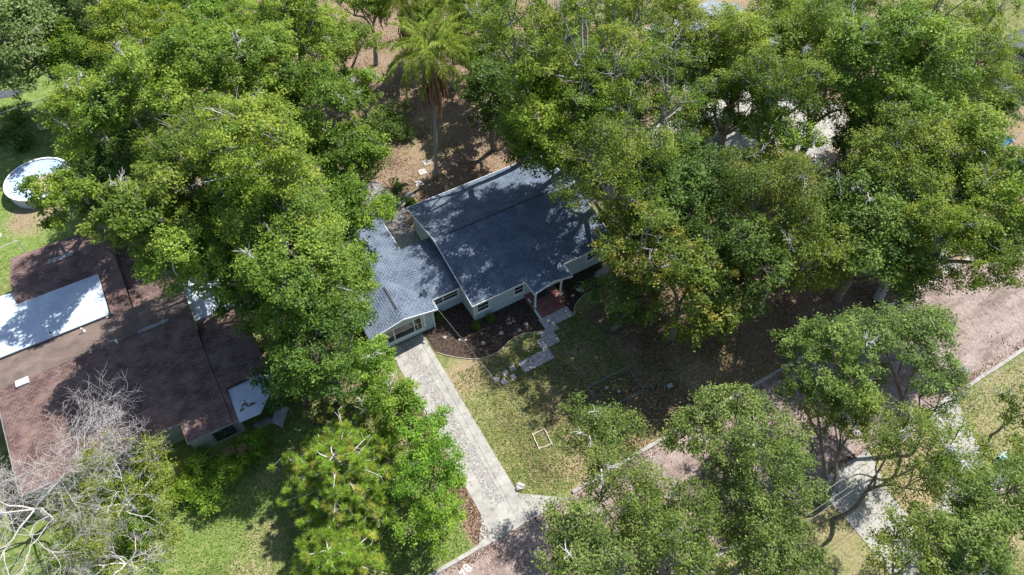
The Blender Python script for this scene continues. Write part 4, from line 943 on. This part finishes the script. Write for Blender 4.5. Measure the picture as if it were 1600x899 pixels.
near = [
 ('street_oak', 'slender street oak whose tip points at the rectangular mulch bed', 938, 690, 7.5, 2.7, 3.0, 'near', GN),
 ('street_oak', 'airy street oak over the kerb with brick showing through it', 968, 772, 8, 2.9, 2.7, 'near', GN),
 ('street_oak', 'street oak cut by the bottom edge beside the apron', 915, 875, 8.5, 3.8, 3.2, 'near', GN),
 ('street_oak', 'street oak around the utility pole on the bottom edge', 1050, 850, 8, 3.6, 3.2, 'near', GN),
 ('street_oak', 'dense rounded street oak above the near end of the street', 1130, 672, 8.5, 3.5, 3.0, 'near', GN),
 ('street_oak', 'street oak left of the concrete driveway across the street', 1200, 748, 8.5, 3.3, 3.0, 'near', GN),
 ('street_oak', 'street oak whose lower part covers the orange dirt patch by the far kerb', 1190, 850, 8, 3.5, 3.0, 'near', GN),
 ('street_oak', 'dense grey green oak hanging over the middle of the street', 1285, 570, 9, 3.7, 3.2, 'near', GN),
 ('street_oak', 'sparse oak with dark forked limbs over the street', 1410, 540, 9, 3.7, 2.8, 'near', GN),
 ('street_oak', 'airy oak with thick dark limbs over the street centre', 1330, 640, 8, 2.8, 2.6, 'near', GN),
 ('street_oak', 'street oak between the two concrete driveways', 1422, 712, 9, 3.3, 3.2, 'near', GN),
 ('street_oak', 'leaning oak branch spreading above the far concrete driveway', 1462, 610, 8, 2.1, 2.0, 'near', GN),
 ('street_oak', 'street oak on the bottom edge beside the dry grass patch', 1425, 865, 8, 2.7, 2.8, 'near', GN),
 ('street_oak', 'oak beside the teal garden chair in the lower right', 1550, 800, 7.5, 3.6, 3.0, 'near', GN),
 ('street_oak', 'oak in the bottom right corner of the photo', 1500, 885, 8, 3.4, 3.0, 'near', GN),
 ('street_oak', 'small oak at the right edge above the dry lawn', 1600, 640, 5, 1.8, 2.0, 'near', GN),
 ('street_oak', 'oak at the right edge below the dry lawn', 1590, 735, 6, 2.6, 2.4, 'near', GN),
]
s = 100
for lst in (left, right, near):
    for (nm, lb, px, py, zc, rr, rz, kd, gp) in lst:
        s += 1
        dn = .34 if (zc >= 15 and kd == 'oak') else (.72 if kd == 'amber' else 1.0); f_ = 1.10 if kd == 'near' else 1.14; rr *= f_; rz *= f_*1.08
        tree(nm, lb, px, py, zc, rr, rz, kd, s, gp, bark='bark_grey' if kd in ('oak', 'broad') else 'bark', dens=dn, low=(-.15 if kd == 'near' else -.55))
def shrub(label, px, py, r, h, kind='shrub', seed=1, name='shrub', group=None, dens=1.0):
    rng = np.random.default_rng(seed); x, y, _ = at(px, py, h*.5); T = empty(name, (x, y, 0), label, 'shrub', group)
    V, Tn, cl, tf = foliage(rng, (x, y, h*.5), r, h*.5, kind, dens, -.7)
    m = MB()
    for cc, rc in cl: limb(m, (x, y, 0), cc, .035, .012, rng, 4, .1, 4)
    m.build('stem', 'bark', T); fastmesh('foliage', V, 4, Tn, 'leaf', T)
KIND['tiny'] = dict(cl=7, rc=.45, nt=30, nl=26, ts=.07, L=.09, lo=(.07, .13, .015), hi=(.13, .21, .025), tip=(.24, .30, .04), pt=.4)
KIND['dry'] = dict(KIND['shrub'], lo=(.16, .10, .07), hi=(.30, .20, .15), tip=(.36, .26, .20), nt=14)
def tiny(label, px, py, r, h, seed, name='shrub'):
    rng = np.random.default_rng(seed); x, y, _ = at(px, py, h*.5); T = empty(name, (x, y, 0), label, 'shrub', 'small plants round the grey house')
    n = int(1500*(r/.4)**1.5); d = norm(rng.normal(size=(n, 3))); d[:, 2] = abs(d[:, 2]); P = np.array((x, y, h*.15))+d*np.array((r, r, h))*rng.uniform(.55, 1.05, (n, 1))
    k = KIND['tiny']; w = rng.random((n, 1)); c = np.array(k['lo'])+(np.array(k['hi'])-np.array(k['lo']))*w; L = .10*rng.uniform(.7, 1.3, n)
    m = MB()
    for q in P[:14]: m.tube([(x, y, 0), tuple(q)], [.015, .006], 4, cap=False)
    m.build('stem', 'bark', T); fastmesh('foliage', leaf_verts(rng, P, norm(d*.5+(0, 0, .5)+rng.normal(size=(n, 3))*.5), L, L*.6), 4, c, 'leaf', T)
tiny('round light green bush left of the pair under the front window', 743, 508, .42, .75, 1)
tiny('round light green bush right of the pair under the front window', 766, 497, .42, .75, 2)
tiny('dark green bush in the corner by the garage wing', 686, 493, .5, .6, 3)
tiny('low spiky plant at the rear left corner of the grey house', 642, 316, .55, .7, 4, 'spiky_plant')
tiny('small plant above the concrete path behind the house', 622, 292, .5, .9, 5)
hedge = [('bright green hedge shrub beneath the brown house window', 350, 738, 1.8, 2.2), ('bright green hedge shrub at the corner of the brown house', 392, 702, 1.6, 2.2), ('yellowish hedge shrub below the beige wall', 312, 722, 1.1, 1.7),
         ('green hedge shrub nearest the lawn under the bare tree', 322, 775, 1.7, 2.0), ('green shrub half under the sparse tree', 290, 760, 1.4, 1.8), ('low green shrub beneath the sparse tree', 230, 750, 1.6, 1.8), ('low green shrub beneath the bare tree trunk', 215, 830, 1.5, 1.5), ('green shrub at the brown house front wall', 180, 760, 1.4, 1.6)]
for i, (lb, px, py, r, h) in enumerate(hedge): shrub(lb, px, py, r, h, 'shrub', 300+i, 'hedge_shrub', 'hedge along the brown house')
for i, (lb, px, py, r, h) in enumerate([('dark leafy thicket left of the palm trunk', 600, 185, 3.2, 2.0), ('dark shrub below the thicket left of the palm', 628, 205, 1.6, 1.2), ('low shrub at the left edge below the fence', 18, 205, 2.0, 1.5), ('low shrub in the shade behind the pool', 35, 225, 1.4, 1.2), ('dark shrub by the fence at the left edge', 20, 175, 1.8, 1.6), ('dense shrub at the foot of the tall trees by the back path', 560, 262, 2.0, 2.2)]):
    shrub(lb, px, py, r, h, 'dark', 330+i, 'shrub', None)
for i, (lb, px, py, r, h) in enumerate([('small green shrub between the driveway trees and the pine', 600, 690, 1.6, 2.0), ('grey green shrub beside the lean-to', 470, 600, 1.8, 2.4), ('low bush beside the far driveway', 1478, 720, .9, .9)]):
    shrub(lb, px, py, r, h, 'shrub', 350+i)

shrub('brown dried out shrub between the green hedge shrubs', 372, 712, .9, 2.5, 'dry', 377, 'dry_shrub')
# ------------------------------------------------------------ pine
def pine(label, px, py, zc, Rr, H_, seed):
    rng = np.random.default_rng(seed); x, y, _ = at(px, py, zc); T = empty('pine_tree', (x, y, 0), label, 'tree')
    m = MB(); limb(m, (x, y, -.1), (x+.3, y-.2, H_), .26, .05, rng, 10, 0, 9); Vs = []; Cs = []
    for k in range(56):
        t = (k+.5)/56; z = H_*(.32+.66*t); L = Rr*(1.05-.75*t**1.3)*rng.uniform(.65, 1.1); a = k*2.39996+rng.normal()*.3
        b0 = np.array((x, y, z)); e = b0+np.array((math.cos(a)*L, math.sin(a)*L, L*.10+rng.normal()*.3))
        P = limb(m, b0, e, .06, .018, rng, 6, .15, 5)
        nb = max(4, int(L*4.6))
        for j in range(nb):
            q = P[0]+(e-P[0])*rng.uniform(.35, 1.02)+rng.normal(size=3)*np.array((.45, .45, .22))*(L/3)
            base = P[0]+(e-P[0])*max(0., np.dot(q-P[0], e-P[0])/np.dot(e-P[0], e-P[0])-.12); limb(m, base, q, .02, .010, rng, 3, 0, 3)
            n = 130; d = rng.normal(size=(n, 3)); d[:, 2] = d[:, 2]*.7+.45; d = norm(d); ln = rng.uniform(.24, .42, (n, 1))
            sd2 = norm(np.cross(d, rng.normal(size=(n, 3))))*.021
            o = q+rng.normal(size=(n, 3))*.05; V = np.empty((n, 3, 3)); V[:, 0] = o-sd2; V[:, 1] = o+sd2; V[:, 2] = o+d*ln; Vs.append(V.reshape(-1, 3))
            c = np.array((.27, .40, .06))*rng.uniform(.7, 1.25)
            if rng.random() < .2: c = np.array((.42, .44, .10))*rng.uniform(.8, 1.2)
            Cs.append(np.tile(c, (n, 1))*rng.uniform(.75, 1.25, (n, 1)))
    m.build('trunk', 'bark_dead', T, smooth=True); fastmesh('crown', np.concatenate(Vs), 3, np.concatenate(Cs), 'leaf', T)
pine('tall yellow green pine with needle tufts on the lower left lawn', 532, 735, 4.2, 4.6, 6.9, 7)
pine('smaller pine crown cut by the bottom edge below the tall pine', 522, 872, 3.8, 3.2, 5.8, 8)

# ------------------------------------------------------------ bare trees
def bare(name, label, px, py, H_, spread, seed, leafy=0, levels=6, lean=(0, 0)):
    rng = np.random.default_rng(seed); x, y, _ = at(px, py, 0); T = empty(name, (x, y, 0), label, 'tree'); m = MB(); tips = []
    def grow(p, d, L, r, lv):
        n = 4; P = [p]; q = p.copy(); dd = d.copy()
        for _ in range(n):
            dd = dd+rng.normal(size=3)*.20; dd[2] += .03; dd /= np.linalg.norm(dd); q = q+dd*L/n; P.append(q.copy())
        m.tube(P, np.linspace(r, r*.62, n+1), 6 if lv > 3 else (4 if lv > 1 else 3), cap=False)
        if lv <= 0: tips.append(P[-1]); return
        for i in range(3 if rng.random() < .82 else 2):
            ax = norm(np.cross(dd[None], rng.normal(size=(1, 3))))[0]; an = rng.uniform(.35, .95)
            nd = dd*math.cos(an)+ax*math.sin(an); nd[2] = nd[2]*.8+.05*(lv > 2); nd /= np.linalg.norm(nd)
            grow(P[-1] if i == 0 else P[rng.integers(2, n+1)], nd, L*rng.uniform(.66, .88), max(r*rng.uniform(.52, .68), .006), lv-1)
    st = np.array((x, y, -.1)); grow_d = np.array((lean[0], lean[1], 1.0)); grow_d /= np.linalg.norm(grow_d)
    fk = st+grow_d*H_*.28; m.tube([st, (st+fk)/2, fk], [.20*spread/4, .17*spread/4, .14*spread/4], 9, cap=False)
    for k in range(5):
        a = k*6.283/5+rng.uniform(0, .8); d = np.array((math.cos(a)*.95, math.sin(a)*.95, .55)); d /= np.linalg.norm(d); grow(fk, d, H_*.24*spread/4, .048*spread/4, levels)
    m.build('trunk', 'bark_dead', T, smooth=True)
    if leafy:
        tp = np.array(tips); tp = tp[rng.random(len(tp)) < leafy]; n = 26; P = (tp[:, None, :]+rng.normal(size=(len(tp), n, 3))*np.array((.20, .20, .10))).reshape(-1, 3)
        k = len(P); c = np.array((.26, .32, .045))*rng.uniform(.6, 1.15, (k, 1)); L = rng.uniform(.10, .19, k)
        fastmesh('crown', leaf_verts(rng, P, norm(rng.normal(size=(k, 3))*.6+(0, 0, .7)), L, L*.6), 4, c, 'leaf', T)
bare('bare_tree', 'leafless pale grey tree spreading over the brown roof in the lower left', 85, 815, 9.5, 5.6, 21, 0, 7)
bare('sparse_tree', 'half dead tree with scattered lime green leaves beside the brown house', 215, 800, 6.4, 4.6, 23, .55, 5)
bare('dead_tree', 'dead grey tangle of twigs over the lower left lawn', 210, 890, 5.2, 4.4, 24, .05, 5)
bare('bare_tree', 'leafless pale tree at the left edge of the photo', 5, 805, 6.0, 4.8, 26, 0, 6)

# ------------------------------------------------------------ fallen leaves and grass tufts
def scatter(name, regions, label_kind, cols, size, up, seed, z=(.0, .05)):
    rng = np.random.default_rng(seed); P = []
    for (x0, x1, y0, y1, n) in regions:
        q = np.stack([rng.uniform(x0, x1, n), rng.uniform(y0, y1, n)], -1)
        c = rng.uniform((x0, y0), (x1, y1), (max(8, n//400), 2)); near_ = c[rng.integers(0, len(c), n)]+rng.normal(size=(n, 2))*.8
        q = np.where(rng.random((n, 1)) < .6, near_, q); q = q[(q[:, 0] > x0) & (q[:, 0] < x1) & (q[:, 1] > y0) & (q[:, 1] < y1)]; P.append(q)
    P = np.concatenate(P)
    for x0, x1, y0, y1 in [(-9.3, 14.1, -.05, 12.4), (-3.3, 14.6, -3.9, 0), (-7.8, -4.55, -18, 1), (-36, -17, -.5, 25)]:
        P = P[~((P[:, 0] > x0) & (P[:, 0] < x1) & (P[:, 1] > y0) & (P[:, 1] < y1))]
    n = len(P); C = np.array(cols)[rng.integers(0, len(cols), n)]*rng.uniform(.65, 1.35, (n, 1)); P = np.concatenate([P, rng.uniform(z[0], z[1], (n, 1))], 1)
    L = rng.uniform(size*.6, size*1.4, n); T = bpy.data.objects.new('tmp', None); Nn = norm(rng.normal(size=(n, 3))*.5+np.array((0, 0, up)))
    T.location = (0, 0, 0); o = fastmesh(name, leaf_verts(rng, P, Nn, L, L*.5), 4, C, 'leaf', None); tag(o, kind='stuff', label=label_kind)
    bpy.data.objects.remove(T)
scatter('leaf_litter', [(-4, 34, 12.5, 50, 42000), (9, 42, -17, 0, 30000), (-16, -9.2, -3, 38, 16000), (-9.2, -7.8, -17, -2, 5000), (36, 62, -16, 12, 14000), (-3, 9, -16, -3, 7000), (2, 12, -17.2, -11, 7000), (-12, 60, -18.0, -17.45, 4500), (-12, 60, -26.1, -25.6, 4500), (-12, 60, -26, -17.5, 900)], 'brown fallen leaves lying on the ground under the trees', [(.30, .20, .14), (.16, .10, .07), (.40, .30, .22), (.09, .06, .045)], .15, 1.0, 61, (.02, .06))
scatter('grass', [(-33, -9.3, -17, -1, 60000), (-50, -22, 25.5, 50, 16000)], 'bright green grass of the lawn left of the driveway', [(.17, .27, .055), (.21, .30, .07), (.33, .34, .14), (.13, .22, .045)], .15, 1.1, 63, (.0, .05))
scatter('grass', [(-4.5, 9, -17, -3.8, 26000), (9, 20, -17, -6, 5000), (16, 42, -40, -26.5, 20000)], 'short green and straw coloured grass of the lawns', [(.19, .245, .06), (.25, .28, .09), (.36, .33, .16), (.15, .21, .05)], .15, 1.1, 62, (.0, .05))
# ------------------------------------------------------------ palm
def palm(base, crown_at, label, seed, nf=26, fl=1.0, skirt=True):
    tx, ty, tz = crown_at; bx, by = base; rng = np.random.default_rng(seed)
    T = empty('palm_tree', (bx, by, 0), label, 'palm tree')
    n = 18; t = np.linspace(0, 1, n)[:, None]; P = np.array((bx, by, -.1))+(np.array((tx, ty, tz))-np.array((bx, by, -.1)))*t; P[:, 0] += (np.sin(t*3.14)*.12)[:, 0]
    rad = .19-.04*t[:, 0]; rad[0] = .34; rad[1] = .24; rad[1::2] *= 1.06; m = MB(); m.tube(P, rad, 10); m.build('trunk', 'bark_grey', T, smooth=True)
    top = np.array((tx, ty, tz))
    m = MB(); m.tube([top-(0, 0, .9), top-(0, 0, .3), top+(0, 0, .5)], [.26, .30, .12], 9); m.build('crownshaft', 'copper_brown', T)
    def frond(a, el, L, droop, name, dead=False):
        dirh = np.array((math.cos(a), math.sin(a), 0)); k = 16; s = np.linspace(0, 1, k); e = el-droop*s**1.2
        step = L/(k-1); Q = [top+(0, 0, .25)]
        for i in range(1, k): Q.append(Q[-1]+(dirh*math.cos(e[i])+np.array((0, 0, math.sin(e[i]))))*step)
        Q = np.array(Q); Vs = []; Cs = []
        side = np.cross(dirh, (0, 0, 1)); nl = 95; per = 2
        for sgn in (-1, 1):
            u = rng.uniform(.10, 1, nl*per); i0 = np.clip((u*(k-1)).astype(int), 0, k-2); fr2 = u*(k-1)-i0; p = Q[i0]+(Q[i0+1]-Q[i0])*fr2[:, None]
            tg = norm(Q[i0+1]-Q[i0]); ll = (.95*np.sin(np.clip(u*1.05+.12, 0, 1)*3.0)+.25)[:, None]*rng.uniform(.75, 1.15, (len(u), 1))*(.6 if dead else 1)
            d = norm(side*sgn*rng.uniform(.55, 1, (len(u), 1))+tg*.75+rng.normal(size=(len(u), 3))*.16+np.array((0, 0, .15))); d2 = norm(d+np.array((0, 0, -1.1)))
            w = norm(np.cross(d, tg+rng.normal(size=d.shape)*.4))*.026; mid = p+d*ll*.55; end = mid+d2*ll*.45
            V = np.empty((len(u), 4, 3)); V[:, 0] = p-w*.6; V[:, 1] = mid-w; V[:, 2] = end; V[:, 3] = mid+w; Vs.append(V.reshape(-1, 3))
            c = np.array((.22, .12, .07)) if dead else np.array((.24, .31, .06))*rng.uniform(.8, 1.3); Cs.append(c*rng.uniform(.7, 1.3, (len(u), 1)))
        # rachis as quads in the same mesh
        rv = []
        for i in range(k-1):
            ww = side*.035*(1-.8*i/k); rv += [Q[i]-ww, Q[i]+ww, Q[i+1]+ww, Q[i+1]-ww]
        Vs.append(np.array(rv)); Cs.append(np.tile((.30, .26, .10) if not dead else (.25, .15, .09), (k-1, 1)))
        fastmesh(name, np.concatenate(Vs), 4, np.concatenate(Cs), 'leaf', T)
    for i in range(nf):
        t_ = i/nf; a = i*2.39996; frond(a, R(84)-t_*R(66), rng.uniform(4.7, 5.6)*fl, R(85)+t_*R(40), 'frond')
    for i in range(14 if skirt else 3):
        a = i*2.39996*1.3; frond(a, R(-62)-rng.uniform(0, .25), rng.uniform(4.2, 5.8), R(28), 'dead_frond', True)
    m = MB()
    for i in range(110 if skirt else 20):
        a = rng.uniform(0, 6.28); r = rng.uniform(.2, .85); z0 = tz-rng.uniform(.2, 1.6); z1 = z0-rng.uniform(3.0, 5.6)
        m.tube([(tx+.15*math.cos(a), ty+.15*math.sin(a), z0), (tx+r*math.cos(a), ty+r*math.sin(a), (z0+z1)/2), (tx+r*.8*math.cos(a), ty+r*.8*math.sin(a), z1)], [.03, .07, .02], 4, cap=False)
    m.build('dead_skirt', 'deadfrond', T)
palm(at(681, 279)[:2], at(674, 93, 13.2), 'tall queen palm with arching fronds and brown dead skirt behind the grey house', 5)
_p = at(705, 15, 10.0); palm((_p[0]-.4, _p[1]+.3), _p, 'second palm with upright fronds on the top edge above the tall palm', 9, 20, .85, False)
_p = at(628, 8, 8.5); palm((_p[0]+.3, _p[1]), _p, 'third palm crown on the top edge left of the tall palm', 11, 18, .8, False)
def small_palm(px, py, h, label, n=12, L=2.0, seed=3):
    x, y, _ = at(px, py); rng = np.random.default_rng(seed); T = empty('small_palm', (x, y, 0), label, 'palm tree')
    m = MB(); m.tube([(x, y, 0), (x, y, h)], [.1, .07], 7); m.build('trunk', 'bark', T)
    Vs = []; Cs = []
    for i in range(n):
        a = i*2.4; d = np.array((math.cos(a), math.sin(a), rng.uniform(.2, 1))); d /= np.linalg.norm(d); Q = [np.array((x, y, h))+d*L*t-np.array((0, 0, L*.5*t*t)) for t in np.linspace(0, 1, 9)]
        side = np.cross(d, (0, 0, 1)); side /= np.linalg.norm(side)
        for j in range(1, 9):
            for sg in (-1, 1):
                for q in range(3):
                    p = Q[j-1]+(Q[j]-Q[j-1])*q/3; e = p+side*sg*.4*math.sin(j/9*3)+(Q[j]-Q[j-1])*.9-np.array((0, 0, .12)); w = np.array((0.03, .02, 0)); Vs += [p-w, (p+e)/2-w, e, (p+e)/2+w]; Cs.append(np.array((.06, .11, .025))*rng.uniform(.7, 1.3))
    fastmesh('crown', np.array(Vs), 4, np.array(Cs), 'leaf', T)
small_palm(618, 315, 1.6, 'small young palm by the path behind the grey house', seed=4)
small_palm(592, 268, 2.2, 'young palm at the left of the back yard path', seed=6)
